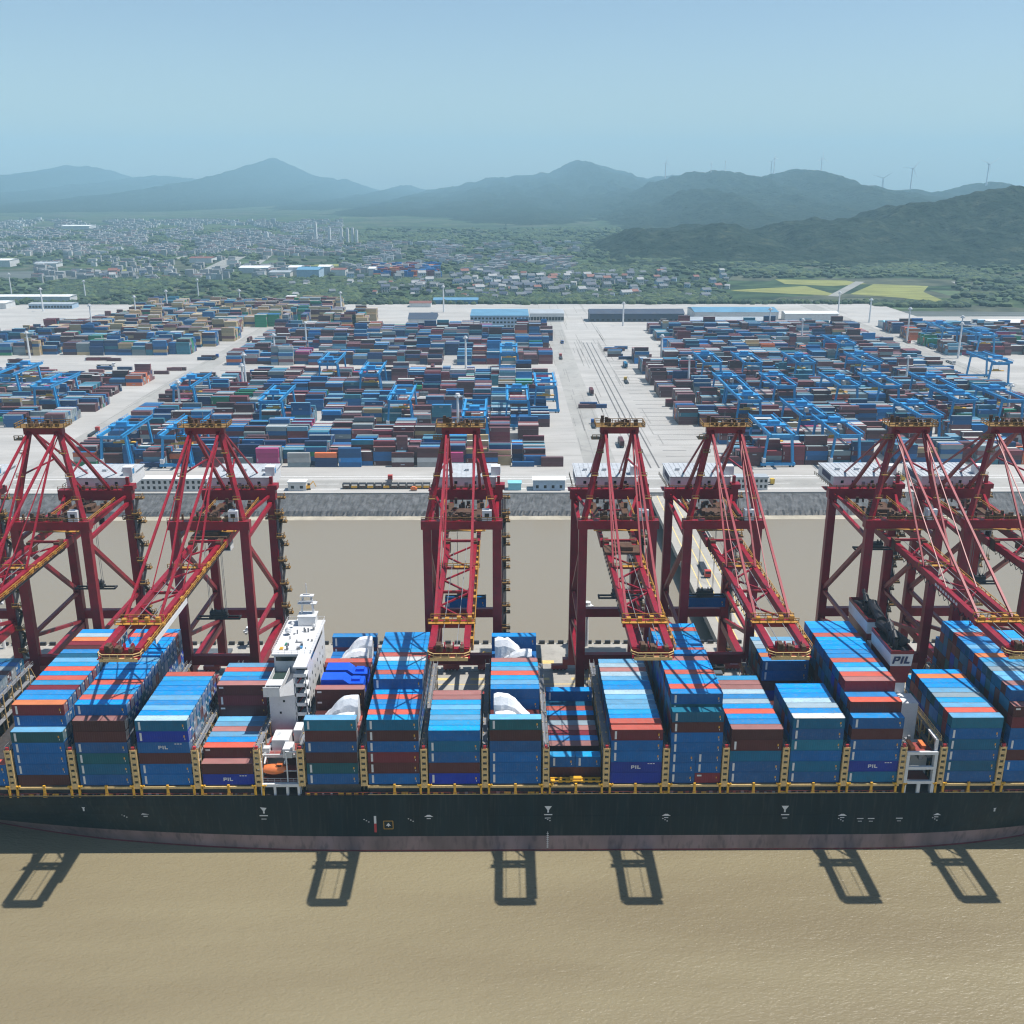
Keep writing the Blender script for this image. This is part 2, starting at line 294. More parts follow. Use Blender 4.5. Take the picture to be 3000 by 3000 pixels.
hill(d([(600, 425), (690, 418), (760, 404), (830, 394), (880, 382), (930, 366), (960, 357), (985, 359), (1015, 368), (1050, 377), (1090, 378), (1140, 380), (1180, 374), (1230, 380), (1300, 400)]), 8200, 3700, 9800, nx=160, seed=3)
hill(d([(900, 430), (960, 424), (1040, 410), (1100, 386), (1160, 372), (1200, 356), (1250, 340), (1295, 331), (1340, 323), (1370, 322), (1400, 327), (1425, 339), (1455, 330), (1490, 323), (1525, 320), (1550, 326), (1580, 337), (1610, 352), (1640, 362), (1665, 366), (1700, 358), (1725, 357), (1750, 362), (1775, 371), (1805, 366), (1840, 355), (1870, 350), (1900, 354), (1932, 366), (1990, 360), (2080, 345)]), 6200, 2900, 7600, nx=300, ny=70, seed=4, amp=.8)
hill([(1480, 715), (1562, 706), (1620, 686), (1700, 660), (1810, 630), (1904, 606), (2000, 570), (2050, 555), (2100, 549), (2160, 566), (2240, 600), (2330, 622), (2420, 640)], 4600, 2700, 5600, nx=200, seed=5, amp=.6)
hill([(1560, 790), (1660, 775), (1733, 752), (1800, 715), (1873, 684), (1950, 680), (2010, 682), (2080, 668), (2137, 661), (2180, 668), (2230, 684), (2290, 688), (2340, 668), (2385, 656), (2450, 656), (2520, 645), (2587, 633), (2650, 622), (2703, 600), (2760, 592), (2830, 584), (2900, 566), (2980, 556), (3080, 552), (3300, 560)], 2350, 1900, 3000, nx=300, ny=70, seed=6, amp=.7)
# ---------------- wind turbines on the ridge ----------------
M_turb = mat('turbine_white', (.85, .86, .88), .5, var=.02, dirt=0)
tb = MB(); tb.tube((0, 0, -14), (0, 0, 80), 3.0, 8, r2=1.9)
hb = MB(); hb.box(-1.6, 1.6, -5, 5, 79, 83)
rot = MB(); rot.tube((0, -6.5, 0), (0, -5, 0), 1.6, 8)
bl = MB(); bl.beam((0, -6, 1), (0, -6, 17), 2.6, .8, w2=2.2, h2=.5); bl.beam((0, -6, 17), (0, -6, 42), 2.2, .5, w2=.5, h2=.2)
TW, NC, HU, BL = tb.mesh('tower', M_turb), hb.mesh('nacelle', M_turb), rot.mesh('hub', M_turb), bl.mesh('blade', M_turb)
TLAB = ['white wind turbine, leftmost and faintest on the ridge', 'short turbine just left of a turbine pair on the ridge', 'white turbine right of the short one on the rounded summit', 'white wind turbine left one of a close pair on the highest ridge', 'white wind turbine right one of a close pair on the highest ridge', 'lone white wind turbine on the right shoulder of the highest hill', 'white wind turbine leaning blades low in the saddle of the ridge', 'tall white wind turbine on the small summit right of the saddle', 'white wind turbine farthest right on the last summit']
for k, (zx, top, base, yw, r0) in enumerate([(577, 97, 148, .3, 10), (749, 108, 130, .8, 40), (802, 92, 128, 1.2, 70), (975, 92, 132, .2, 25), (986, 80, 132, .9, 95), (1163, 80, 136, .4, 0), (1390, 155, 226, -.4, 52), (1500, 118, 196, .2, 35), (1785, 102, 186, .3, 55)]):
    px = 1500 + zx / 1.288; x, y, z = un(px, 400 + base / 1.288, Y=6200); zt = un(px, 400 + top / 1.288, Y=6200)[2]; s = max((zt - z) / 82, .55)
    t = empty('wind_turbine', (x, y - 15, z - 2), yw, TLAB[k], 'wind turbine', 'wind turbines along the ridge'); t.scale = (s * 1.25, s, s)
    for nm, me in (('tower', TW), ('nacelle', NC), ('hub', HU)):
        o = bpy.data.objects.new(nm, me); COL.objects.link(o); o.parent = t
        if nm == 'hub': o.location = (0, 0, 81); hub = o
    for q in range(3):
        o = bpy.data.objects.new('blade', BL); COL.objects.link(o); o.parent = hub; o.rotation_euler = (0, rad(r0 + 120 * q), 0)
# ---------------- woods on the plain and lower slopes ----------------
def clumps(name, pts, mats, seed, label):
    rr = np.random.RandomState(seed)
    ico = bmesh.new(); bmesh.ops.create_icosphere(ico, subdivisions=1, radius=1); bv = np.array([v.co[:] for v in ico.verts]); bf = np.array([[v.index for v in f.verts] for f in ico.faces]); ico.free()
    n = len(pts); V = np.zeros((n, len(bv), 3)); jit = 1 + rr.uniform(-.28, .28, (n, len(bv), 1))
    V = bv[None] * jit * pts[:, None, 3:6] + pts[:, None, :3]
    Fc = (bf[None] + (np.arange(n) * len(bv))[:, None, None]).reshape(-1, 3)
    me = bpy.data.meshes.new(name); me.vertices.add(n * len(bv)); me.vertices.foreach_set('co', V.reshape(-1)); me.loops.add(len(Fc) * 3); me.loops.foreach_set('vertex_index', Fc.reshape(-1))
    me.polygons.add(len(Fc)); me.polygons.foreach_set('loop_start', np.arange(len(Fc)) * 3); me.polygons.foreach_set('material_index', np.repeat(rr.randint(0, len(mats), n), len(bf)))
    for m in mats: me.materials.append(m)
    me.update(); me.validate(); me.polygons.foreach_set('use_smooth', [False] * len(me.polygons)); me.update(); o = bpy.data.objects.new(name, me); COL.objects.link(o); return tag(o, label, 'trees', kind='stuff')
TM = [mat('leaf_dark', (.022, .045, .028), .9, var=.3, dirt=0, scale=.05), mat('leaf_mid', (.032, .062, .028), .9, var=.3, dirt=0, scale=.05), mat('leaf_light', (.06, .09, .035), .9, var=.3, dirt=0, scale=.05)]
rr = np.random.RandomState(3)
pl = []
while len(pl) < 34000:
    y = 1240 + 2300 * rr.rand() ** 1.35; x = (rr.rand() - .5) * 1.16 * y * 1.05
    dn = mnoise.noise((x * .006, y * .004, 0)) + .35 * mnoise.noise((x * .02, y * .015, 4))
    near = y < 1450
    if dn < (-.05 if near else .16) and rr.rand() > .10: continue
    # keep the yellow and mud fields open
    px = 1477 + x * 3000 / (y * .952 + 150 * .307)
    py = 1500 - 3000 * math.tan(PIT - math.atan(151 / y))
    if 2130 < px < 2800 and 816 < py < 893: continue
    if px > 1980 and 902 < py < 935: continue
    if px < 420 and 790 < py < 820: continue
    if px < 1350 and 752 < py < 822 and rr.rand() < (.86 if abs(px - (560 + (824 - py) * 2.0)) > 30 else 1): continue
    if y < 1345 and px < 2560: continue
    s = rr.uniform(2.3, 4.8) * (1 + y / 5000)
    pl.append((x, y, 5 + s * .5, s * rr.uniform(.9, 1.7), s * rr.uniform(.9, 1.4), s * rr.uniform(.45, .8)))
for i in range(520):      # ragged tree line straddling the yard's back edge
    x = rr.uniform(-640, 478); y = 1334 + 12 * mnoise.noise((x * .02, 3, 3)) + rr.uniform(-6, 14); sz = rr.uniform(2.4, 4.6); pl.append((x, y, 6.5 + sz * .5, sz * 1.2, sz, sz * .9))
clumps('woodland', np.array(pl), TM, 5, 'dark green trees and hedges spread over the plain behind the yard')

sheet('silt_edge', -750, 750, 471.5, 477.2, .03, mat('pale_silt', (.40, .36, .28), .7, var=.2, dirt=.5, scale=.15, dirtcol=(.28, .25, .19)))
b = MB(); R.seed(2)
for i in range(240):      # worn tyre tracks in the lanes
    y = R.uniform(545, 1290); x = R.uniform(-600, 600); l = R.uniform(20, 120)
    if R.random() < .5: b.quad((x, y, 7.012), (x + l, y, 7.012), (x + l, y + .7, 7.012), (x, y + .7, 7.012))
    else:
        x = R.choice([-262, -252, 44, 50, 57, 66, 72, 88, 96, 376, 384, 392, 402]) + R.uniform(-2, 4); b.quad((x, y, 7.016), (x + .7, y, 7.016), (x + .7, y + l, 7.016), (x, y + l, 7.016))
tag(b.build('tyre_track', mat('worn_rubber_mark', (.26, .255, .24), .9, var=.2)), kind='structure')
# ---------------- container ship ----------------
YF = 214.0; RP = 2.52; DZ = 18.5; TH = 2.9
BRX = [-132.2, -117.7, -102.9, -88.1, -73.6, -59.0, -48.7, -33.8, -19.4, -4.9, 9.7, 24.1, 38.3, 52.5, 66.8, 81.2, 94.8, 104.4, 118.5, 132.9, 147]
M_hull = mat('black_hull_paint', (0.003, 0.012, 0.016), 0.45, var=.35, dirt=.6, scale=.35, spec=.2, dirtcol=(.035, .04, .042), stretch=(1, 1, .07))
M_boot = mat('faded_boot_top', (0.215, 0.150, 0.155), 0.6, var=.35, dirt=.75, scale=.18, dirtcol=(.06, .045, .055), stretch=(1, 1, .3))
M_bootr = mat('wet_red_antifouling', (0.16, 0.02, 0.03), 0.35, var=.3, dirt=.4, scale=.2)
M_coam = mat('hatch_grey', (0.045, 0.042, 0.045), 0.6, var=.3, dirt=.5, scale=.8)
M_deck = mat('ship_deck', (0.085, 0.06, 0.055), 0.7, var=.3, dirt=.6, scale=.3)
ship = empty('container_ship', (0, 236.75, 0), 0, 'long black-hulled container ship moored under the red cranes', 'container ship')
SH = Vector((0, 236.75, 0))
def hb_deck(X):   # half breadth at deck
    if X < -128: return 23.4 * max(0.02, 1 - ((-128 - X) / 52) ** 2.2)
    if X > 150: return 23.4 - (X - 150) * .35
    return 23.4
def hb_wl(X):     # half breadth at the waterline
    if X < -28: return 23.4 * max(0.01, 1 - (min((-28 - X) / 143, 1)) ** 2.1)
    if X > 84: return 23.4 * max(.05, 1 - ((X - 84) / 88) ** 2.25)
    return 23.4
Xs = list(np.concatenate([np.linspace(-178, -110, 14), np.linspace(-105, -20, 22), np.linspace(-10, 80, 10), np.linspace(88, 168, 20)]))
ZL = [(-3, .0), (.45, .02), (4.3, .28), (7, .48), (10, .70), (13, .88), (15.9, 1)]
m = MB(); n = len(ZL)
for sgn in (-1, 1):
    for i in range(len(Xs) - 1):
        for j in range(n - 1):
            P = []
            for X, (z, t) in ((Xs[i], ZL[j]), (Xs[i + 1], ZL[j]), (Xs[i + 1], ZL[j + 1]), (Xs[i], ZL[j + 1])):
                a, b = hb_wl(X), hb_deck(X); h = a + (b - a) * (t ** .85); sheer = max(0, (-110 - X) / 60) ** 2 * 4 if t > .9 else 0
                P.append((X - (12 * (1 - t) * max(0, (-(X) - 100) / 78) * -1 if X < -100 else 0), sgn * h, z + sheer))
            k = 2 if j == 0 else (1 if j == 1 else 0)
            m.quad(*(P if sgn < 0 else P[::-1]), k)
hull = m.build('hull', [M_hull, M_boot, M_bootr], ship)
m = MB()
for i in range(len(Xs) - 1):
    a, b = Xs[i], Xs[i + 1]; m.quad((a, -hb_deck(a), 15.5), (b, -hb_deck(b), 15.5), (b, hb_deck(b), 15.5), (a, hb_deck(a), 15.5))
m.quad((168, -17, 15.5), (168, 17, 15.5), (168, 17, -3), (168, -17, -3))
m.build('deck', M_deck, ship)
# hull plating seams: thin proud weld strips, and painted marks (flat print)
m = MB()
for X in np.arange(-24, 84, 11.6): m.box(X, X + .06, -23.43, -23.4, 4.5, 15.4)
m.box(-26, 84, -23.43, -23.4, 9.9, 9.96)
m.build('weld_seam', M_hull, ship)
def mark(name, kind_, X, z, s=1, m_=None):
    b = MB(); y = -23.46
    if kind_ == 'tri': b.poly([(X - .9 * s, y, z + .9 * s), (X, y, z - .5 * s), (X + .9 * s, y, z + .9 * s)]); b.box(X - .2, X + .2, y, y + .01, z - .9 * s, z - .3 * s)
    if kind_ == 'bar': b.box(X - 1.0 * s, X + 1.0 * s, y, y + .02, z, z + .28 * s); b.box(X - .6 * s, X + .6 * s, y, y + .02, z - .9 * s, z - .72 * s)
    if kind_ == 'cap': b.poly([(X - 1.1 * s, y, z), (X + 1.1 * s, y, z), (X + .3, y, z + .55), (X - .3, y, z + .55)]); b.box(X - .5, X + .5, y, y + .02, z - .6, z - .4)
    if kind_ == 'tick':
        for q in range(3): b.box(X + q * .55, X + q * .55 + .3, y, y + .02, z - q * .35, z - q * .35 + .22)
    return b.build(name, m_ or M_wht, ship)
def hy(X, z):  # hull half breadth
    for (z0, t0), (z1, t1) in zip(ZL, ZL[1:]):
        if z0 <= z <= z1: t = t0 + (t1 - t0) * (z - z0) / (z1 - z0); return hb_wl(X) + (hb_deck(X) - hb_wl(X)) * t ** .85
    return 23.4
for px, py, kd in ((240, 2373, 'tri'), (772, 2375, 'tri'), (772, 2393, 'bar'), (1606, 2371, 'tri'), (1606, 2388, 'bar'), (2300, 2370, 'tri'), (2300, 2388, 'bar'), (2918, 2372, 'tri'), (422, 2393, 'cap'), (1256, 2393, 'cap'), (1952, 2390, 'cap'), (2468, 2390, 'cap'), (2745, 2390, 'cap'),
                   (1065, 2402, 'tick'), (1195, 2400, 'tick'), (1596, 2398, 'tick'), (2455, 2399, 'tick'), (2520, 2399, 'bar'), (2552, 2399, 'bar'), (2635, 2399, 'bar'), (2732, 2399, 'tick'), (350, 2397, 'tick'), (1940, 2399, 'tick')):
    x, _, z = un(px, py, Y=213.3); o = mark('hull_mark', kd, x, z, .8 if kd == 'bar' and py > 2395 else 1); o.location = (0, 23.43 - hy(x, z) if abs(hy(x, z) - 23.4) > .05 else 0, 0)
x, _, z = un(1100, 2425, Y=213.3)
B('draught_mark', M_wht, ship, (x - .28, x + .28, -23.46, -23.42, z + 1.2, z + 3.3)); B('draught_mark', mat('mark_red', (.45, .03, .04)), ship, (x - .28, x + .28, -23.46, -23.42, z - 1.3, z + 1.2))
x, _, z = un(1138, 2417, Y=213.3)
m = MB()
for a, b, c, e in ((-1.15, 1.15, 1.05, 1.17), (-1.15, 1.15, -1.17, -1.05), (-1.17, -1.05, -1.15, 1.15), (1.05, 1.17, -1.15, 1.15)): m.box(x + a, x + b, -23.46, -23.42, z + c, z + e)
m.build('load_line_frame', M_yel, ship); m = MB(); m.poly([(x - .6, -23.47, z - .2), (x + .6, -23.47, z - .2), (x, -23.47, z + .6)]); m.box(x - .1, x + .1, -23.47, -23.42, z - .5, z - .2); m.build('load_line_mark', M_wht, ship)
m = MB(); m.box(10.2, 10.32, -23.46, -23.42, .8, 5.5)
for i in range(8): m.box(10.0, 10.5, -23.46, -23.42, 1 + i * .55, 1.15 + i * .55)
m.build('draught_scale', M_wht, ship)
# coaming, walkway beam, stanchions along the near side
NY = -22.75      # ship-local Y of container fronts
for i in range(len(BRX) - 1):
    if i in (5, 16): continue
    a, b = BRX[i], BRX[i + 1]
    B('hatch_coaming', M_coam, ship, (a + 1.1, b - 1.1, -22.2, 22.2, 15.5, 17.55), (a + .9, b - .9, -22.6, 22.6, 17.55, 17.9))
    B('hatch_cover', M_coam, ship, (a + .8, b - .8, -22.7, 22.7, 17.9, 18.45))
m = MB()
for a, b in ((-170, -59.6), (-33, 94.6), (104.6, 150)):
    m.box(a, b, -23.2, -22.9, 17.7, 18.25); m.box(a, b, -23.35, -23.3, 15.9, 16.05)
m.build('side_walkway_beam', M_cream, ship)
R.seed(11)
for i in range(len(BRX) - 1):
    if i == 5 or i == 16: continue
    a, b = BRX[i], BRX[i + 1]; c = (a + b) / 2
    if i not in (6,):
        m = MB(); m.beam((c, -23.1, 15.5), (c, -23.1, 18.7), .55, .4); m.beam((c, -23.1, 15.5), (c, -23.1, 17), 1.0, .45, w2=.55); m.build('deck_stanchion', M_yel, ship)
for i, X in enumerate(BRX):
    if 6 <= i <= 7: continue
    for s in (-1, 1): m = MB(); m.beam((X + s * .9, -23.1, 15.5), (X + s * 1.0, -23.1, 18.6), .5, .5); m.beam((X + s * 1.0, -23.1, 17.9), (X + s * 1.7, -23.1, 18.6), .5, .3); m.build('bridge_bracket', M_yel, ship)
m = MB(); m2 = MB(); m3 = MB()
for X in np.arange(-120, 125, 1.9):
    if -60 < X < -49 or 94 < X < 105: continue
    t = R.random()
    q = m2 if t < .28 else (m3 if t < .5 else m)
    s = R.uniform(.3, .8); q.box(X, X + s * (2 if t < .2 else 1), -23.1, -22.8, 15.5, 15.8 + s * .8)
m.build('mooring_gear', M_gry, ship); m2.build('mooring_roller', M_yel, ship); m3.build('deck_locker', M_deckred, ship)
m = MB()
for a, b in ((-130, -60), (-48, 94), (105, 140)): m.rail([(a, -23.3, 15.5), (b, -23.3, 15.5)], 1.05, .06, step=2)
m.build('handrail', M_deckred, ship)
# lashing bridges: tall posts and walkways across the ship between the bays
def lash(X, ys=-22.9, ye=22.9, top=28.2, brass=M_cream):
    o = MB(); x0 = -.42
    # near end post with oval holes
    for s in (-1, 1): o.box(s * .62 - .16, s * .62 + .16, ys - .25, ys + .5, 18.2, top)
    for z in np.arange(18.2, top - .5, 1.6): o.box(-.62, .62, ys - .2, ys + .4, z, z + .95)
    o.box(-.75, .75, ys - .3, ys + .6, top - .5, top)
    p = o.build('lashing_bridge', brass, ship, loc=(X, 0, 0))
    q = MB()
    for y in np.arange(ys + RP, ye + .1, RP * 2):
        for s in (-1, 1): q.beam((s * .5, y, 15.5), (s * .5, y, top), .28, .28)
        q.beam((-.5, y, top - 3), (.5, y, top - 3), .2, .2)
    for y in np.arange(ys, ye - RP * 2, RP * 4): q.beam((-.5, y, 18.5), (-.5, y + RP * 2, top - .2), .16, .16); q.beam((-.5, y + RP * 4, 18.5), (-.5, y + RP * 2, top - .2), .16, .16)
    q.build('lattice_frame', brass, p)
    q = MB()
    for z in (21.3, 24.4, top - .3): q.box(-.62, .62, ys, ye, z - .12, z)
    q.rail([(.6, ys, top - .3), (.6, ye, top - .3)], 1.1, .07, step=2.5); q.rail([(-.6, ys, top - .3), (-.6, ye, top - .3)], 1.1, .07, step=2.5)
    q.build('walkway', M_gry, p)
    q = MB(); q.box(-.35, .35, ys - .2, ys + .4, top, top + .75); q.build('red_post_cap', mat('mark_red', (.45, .03, .04)), p)
for i, X in enumerate(BRX[:-1]):
    lash(X if i not in (4, 5, 15, 16) else X + (0), top=28.2)
# ---------------- deck containers ----------------
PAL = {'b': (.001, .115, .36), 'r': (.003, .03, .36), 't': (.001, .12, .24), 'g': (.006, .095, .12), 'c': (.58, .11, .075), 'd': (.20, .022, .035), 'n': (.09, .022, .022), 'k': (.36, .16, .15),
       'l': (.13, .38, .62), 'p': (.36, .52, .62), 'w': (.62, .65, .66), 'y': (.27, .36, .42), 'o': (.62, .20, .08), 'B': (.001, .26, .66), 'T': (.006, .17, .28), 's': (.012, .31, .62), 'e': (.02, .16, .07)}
CN = {'b': 'blue', 'r': 'royal blue', 't': 'teal blue', 'g': 'dark teal', 'c': 'coral', 'd': 'dark red', 'n': 'brown', 'k': 'faded pink', 'l': 'light blue', 'p': 'pale', 'w': 'whitish', 'y': 'grey blue', 'o': 'orange', 'B': 'bright blue', 'T': 'teal', 's': 'sky blue', 'e': 'green'}
def cm(c): return mat('container_' + CN[c].replace(' ', '_'), PAL[c], .5, var=.10, dirt=.14 if c not in 'lpwskBc' else .5, scale=.6, objrand=True, dirtcol=(.24, .22, .20) if c in 'lpwBsbkc' else (.10, .06, .05), stretch=(.5, 1, .6), bump=0, spec=.3)
def letters(b, x, y, z, s, k):
    """PIL in block strokes"""
    def st(x0, x1, z0, z1): b.box(x + x0 * s, x + x1 * s, y, y + .02, z + z0 * s, z + z1 * s, k)
    st(0, .28, 0, 1); st(.28, .8, .78, 1); st(.28, .8, .36, .56); st(.6, .86, .46, .9)
    st(1.1, 1.38, 0, 1); st(1.65, 1.93, 0, 1); st(1.93, 2.5, 0, .24)
CM = {}
def cont_mesh(body, roof, style=0, L=12.19, h=2.87):
    key = (body, roof, style, L, h)
    if key in CM: return CM[key]
    b = MB(); a = L / 2; W = 1.22
    b.box(-a + .06, a - .06, -W + .05, W - .05, .12, h - .06, 0, top=1)
    for sx in (-1, 1):
        for sy in (-1, 1): b.box(sx * a - (.16 if sx > 0 else 0), sx * a + (.16 if sx < 0 else 0), sy * W - (.14 if sy > 0 else 0), sy * W + (.14 if sy < 0 else 0), 0, h, 0)
    for sy in (-1, 1):
        y0, y1 = (-W, -W + .09) if sy < 0 else (W - .09, W)
        b.box(-a + .16, a - .16, y0, y1, 0, .16, 0); b.box(-a + .16, a - .16, y0, y1, h - .12, h - .015, 1)
    for sx in (-1, 1):
        x0, x1 = (-a, -a + .08) if sx < 0 else (a - .08, a)
        b.box(x0, x1, -W + .14, W - .14, h - .14, h - .01, 1)
        for y in (-.7, -.25, .25, .7): b.box(x0 - .02, x1 + .02, y - .03, y + .03, .15, h - .2, 2 if sx > 0 else 0)  # white rods on the sunward end only; shade on the other put into colour
        if sx > 0: b.box(x1 - .015, x1 + .015, .35, .95, h - .9, h - .45, 2)
    # side wall ribs (trapezoid corrugation)
    nr = int(L / .56)
    for i in range(nr):
        x = -a + .35 + i * (L - .7) / nr
        b.quad((x, -W + .045, .17), (x + .22, -W + .005, .17), (x + .22, -W + .005, h - .13), (x, -W + .045, h - .13), 0)
    if style in (1, 3):
        x = -a + .75; b.poly([(x, -W - .012, h * .12), (x + .5, -W - .012, h * .12), (x + .5, -W - .012, h * .86), (x, -W - .012, h * .86)], 2)
        b.box(a - 1.15, a - .85, -W - .02, -W - .01, h * .42, h * .62, 3); b.box(a - .95, a - .8, -W - .02, -W - .01, h * .2, h * .34, 2)
    if style == 2: b.box(-a + .5, -a + 1.6, -W - .02, -W - .01, h * .66, h * .82, 2); b.box(a - 1.0, a - .8, -W - .02, -W - .01, h * .45, h * .6, 3)
    if style in (3, 4):
        for q in range(3): b.box(a - 3.4 + q * .62, a - 2.95 + q * .62, -W - .02, -W - .01, h * .80, h * .88, 2)
    if style == 3: letters(b, -.8, -W - .022, h * .38, .8, 2)
    if style == 4: letters(b, -1.2, -W - .022, h * .36, .9, 2)
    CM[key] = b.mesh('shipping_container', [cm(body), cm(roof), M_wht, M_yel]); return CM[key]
# bays: x-centre pair index, rows [(tiers, roof)], fronts of row 1, forced fronts {(row,tier):colour}
def rw(s): # "7b7c" -> [(7,'b'),...]
    return [(float(t[:-1]), t[-1]) for t in s.split()]
BAYS = {
 0: (rw('2c 1n 0b 0b 0b 0b 0b 0b 0b 0b 0b 0b 0b 0b 0b 0b 0b 0b'), 'bb', {}),
 1: (rw('5l 7o 7B 7B 7d 7s 7c 7B 7c 7s 7l 7t 7B 7n 7d 7o 7p 7B'), 'nbbbg', {(2, 6): 'b', (2, 7): 'd'}),
 2: (rw('6k 7B 7c 7s 7B 7c 7.1B 7.1B 7.2B 7B 7l 7.2B 7B 7.1B 7B 7B 7c 7B'), 'btgbnn', {(2, 7): 'b'}),
 3: (rw('6p 6B 6l 6B 6l 6B 6B 6B 6s 6c 0b 0b 0b 0b 0b 0b 0b 0b'), 'bbnbrt', {}),
 4: (rw('2k 3c 3B 3l 3k 3l 3l 6k 6B 6s 6c 6l 0b 0b 0b 0b 0b 0b'), 'rn', {(2, 3): 'n', (8, 4): 'n', (8, 5): 'd', (8, 6): 'n'}),
 6: (rw('6l 4n 4n 4k 4c 4n 6k 5.3r 5.3r 5.3r 5.3r 6n 6c 5b 5b 5b 5b 6.5B'), 'bgnbnT', {(7, 6): 'n', (7, 5): 'n', (18, 6): 'b'}),
 7: (rw('6s 6c 6B 6B 6c 6B 7B 7c 7B 7s 7w 7c 7s 7B 7B 7B 7B 6b'), 'bndbnt', {(7, 7): 'b'}),
 8: (rw('5s 5s 5l 5s 5l 5s 5k 5k 0b 0b 0b 0b 0b 0b 0b 0b 0b 0b'), 'rnbtb', {}),
 9: (rw('6l 4t 4n 4k 4b 4n 6B 6l 6s 6c 6l 6s 6k 5b 5b 5b 5b 6.5B'), 'bbbbng', {(7, 6): 'b', (7, 5): 'b', (18, 6): 'b'}),
 10: (rw('0b 2s 1n 2k 2B 2d 2k 2y 2n 2B 2c 2t 3B 2k 0b 0b 0b 0b'), '', {(2, 1): 'n', (2, 2): 'b', (4, 2): 'n', (13, 3): 'b'}),
 11: (rw('5c 5.1c 5B 5s 5l 5l 5l 5p 5B 5B 5l 5p 5k 5p 5l 0b 0b 0b'), 'rrbbd', {}),
 12: (rw('6.6T 7.8B 7.8c 7.8B 7.8s 7.8c 7.8B 7.8B 7.8k 8B 7.8c 7.8B 7.8B 7.8B 7.8s 7.8c 7.8B 6b'), 'bbbbbnt', {(2, 8): 'b'}),
 13: (rw('5k 5B 5B 5c 5B 5y 5B 5p 5k 5k 5s 0b 0b 0b 0b 0b 0b 0b'), 'bbtnn', {}),
 14: (rw('6w 6B 6y 6p 6B 6B 6B 2b 2b 2b 2b 2n 6B 6o 6B 6y 6y 6l'), 'btbTbt', {(13, 6): 'b', (13, 5): 'b', (13, 4): 'n'}),
 15: (rw('6B 7c 7B 8k 8c 8l 8s 8c 8B 8B 8B 8B 8s 8c 8B 8B 8B 6b'), 'trbbnb', {(2, 7): 'n', (4, 8): 'd'}),
 17: (rw('6l 6c 6l 6s 6y 6l 6B 6B 6o 6B 5s 0b 0b 0b 0b 0b 0b 0b'), 'btbtbT', {}),
 18: (rw('7k 8B 8k 8l 8l 8y 8l 8s 8o 8B 8l 8B 8B 8c 8l 8B 8B 6b'), 'bbnbbdn', {(2, 8): 'b'}),
 19: (rw('6k 7B 7k 7l 7l 7y 7l 7s 7o 7B 7l 7B 7B 7c 7l 7B 7B 6b'), 'bbnbbd', {}),
}
SN = {0: 'stack cut by the left edge', 1: 'first full stack from left edge', 2: 'second full stack from left edge', 3: 'third full stack from left edge', 4: 'low stack left of white tower', 6: 'first stack right of white tower',
      7: 'second stack right of white tower', 8: 'short stack below upright boom', 9: 'white-wrap stack amidships', 10: 'sunken stack amidships', 11: 'pale-roofed stack amidships', 12: 'tall boom-shaded stack',
      13: 'brown-topped stack right of striped one', 14: 'stepped stack left of the funnel one', 15: 'stack touching funnel on its left', 17: 'stack touching funnel on its right', 18: 'tall stack at right edge', 19: 'stack cut by right edge'}
ORD = ['', 'first', 'second', 'third', 'fourth', 'fifth', 'sixth', 'seventh', 'eighth', 'ninth', 'tenth', 'eleventh', 'twelfth', 'thirteenth', 'fourteenth', 'fifteenth', 'sixteenth', 'seventeenth', 'eighteenth']
BODY = {'B': 'b', 's': 'b', 'l': 't', 'p': 't', 'c': 'd', 'k': 'n', 'w': 'g', 'o': 'd', 'y': 'g'}  # faded roof colour to darker side colour, sun and shade partly put into paint
REST = []          # (x0,x1,y0,y1,z0,z1,colour index) of the mass of further containers
R.seed(5); cand = []
GRP = 'containers stacked on the ship'
for bi, (rows, fr, forced) in BAYS.items():
    cx = (BRX[bi] + BRX[bi + 1]) / 2
    for r, (nt, roof) in enumerate(rows, 1):
        y = YF + 1.26 + RP * (r - 1); full = int(nt + 1e-6) if bi not in (12,) else int(round(nt)); 
        if bi == 12: full = 7 if r == 1 else (8 if nt > 7 else 6)
        if full == 0: continue
        if bi in (6, 9) and 5 < nt < 6: full = 5
        th = (nt * TH) / full
        for t in range(1, full + 1):
            z = DZ + th * (t - 1)
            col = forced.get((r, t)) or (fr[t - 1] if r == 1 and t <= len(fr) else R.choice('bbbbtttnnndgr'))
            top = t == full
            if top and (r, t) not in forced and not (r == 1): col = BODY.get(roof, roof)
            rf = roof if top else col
            seen_front = r == 1 or (rows[r - 2][0] + .4 < t)
            pr = (0 if (r == 1) else 1 if seen_front else 2) if (top or seen_front) else 9
            cand.append((pr, r, bi, t, cx + R.uniform(-.05, .05), y + R.uniform(-.015, .015), z, th - .03, col, rf, top, full))
cand.sort(key=lambda c: (c[0], c[1]))
idx = 0; SIDE = set()
ncol = list(PAL)
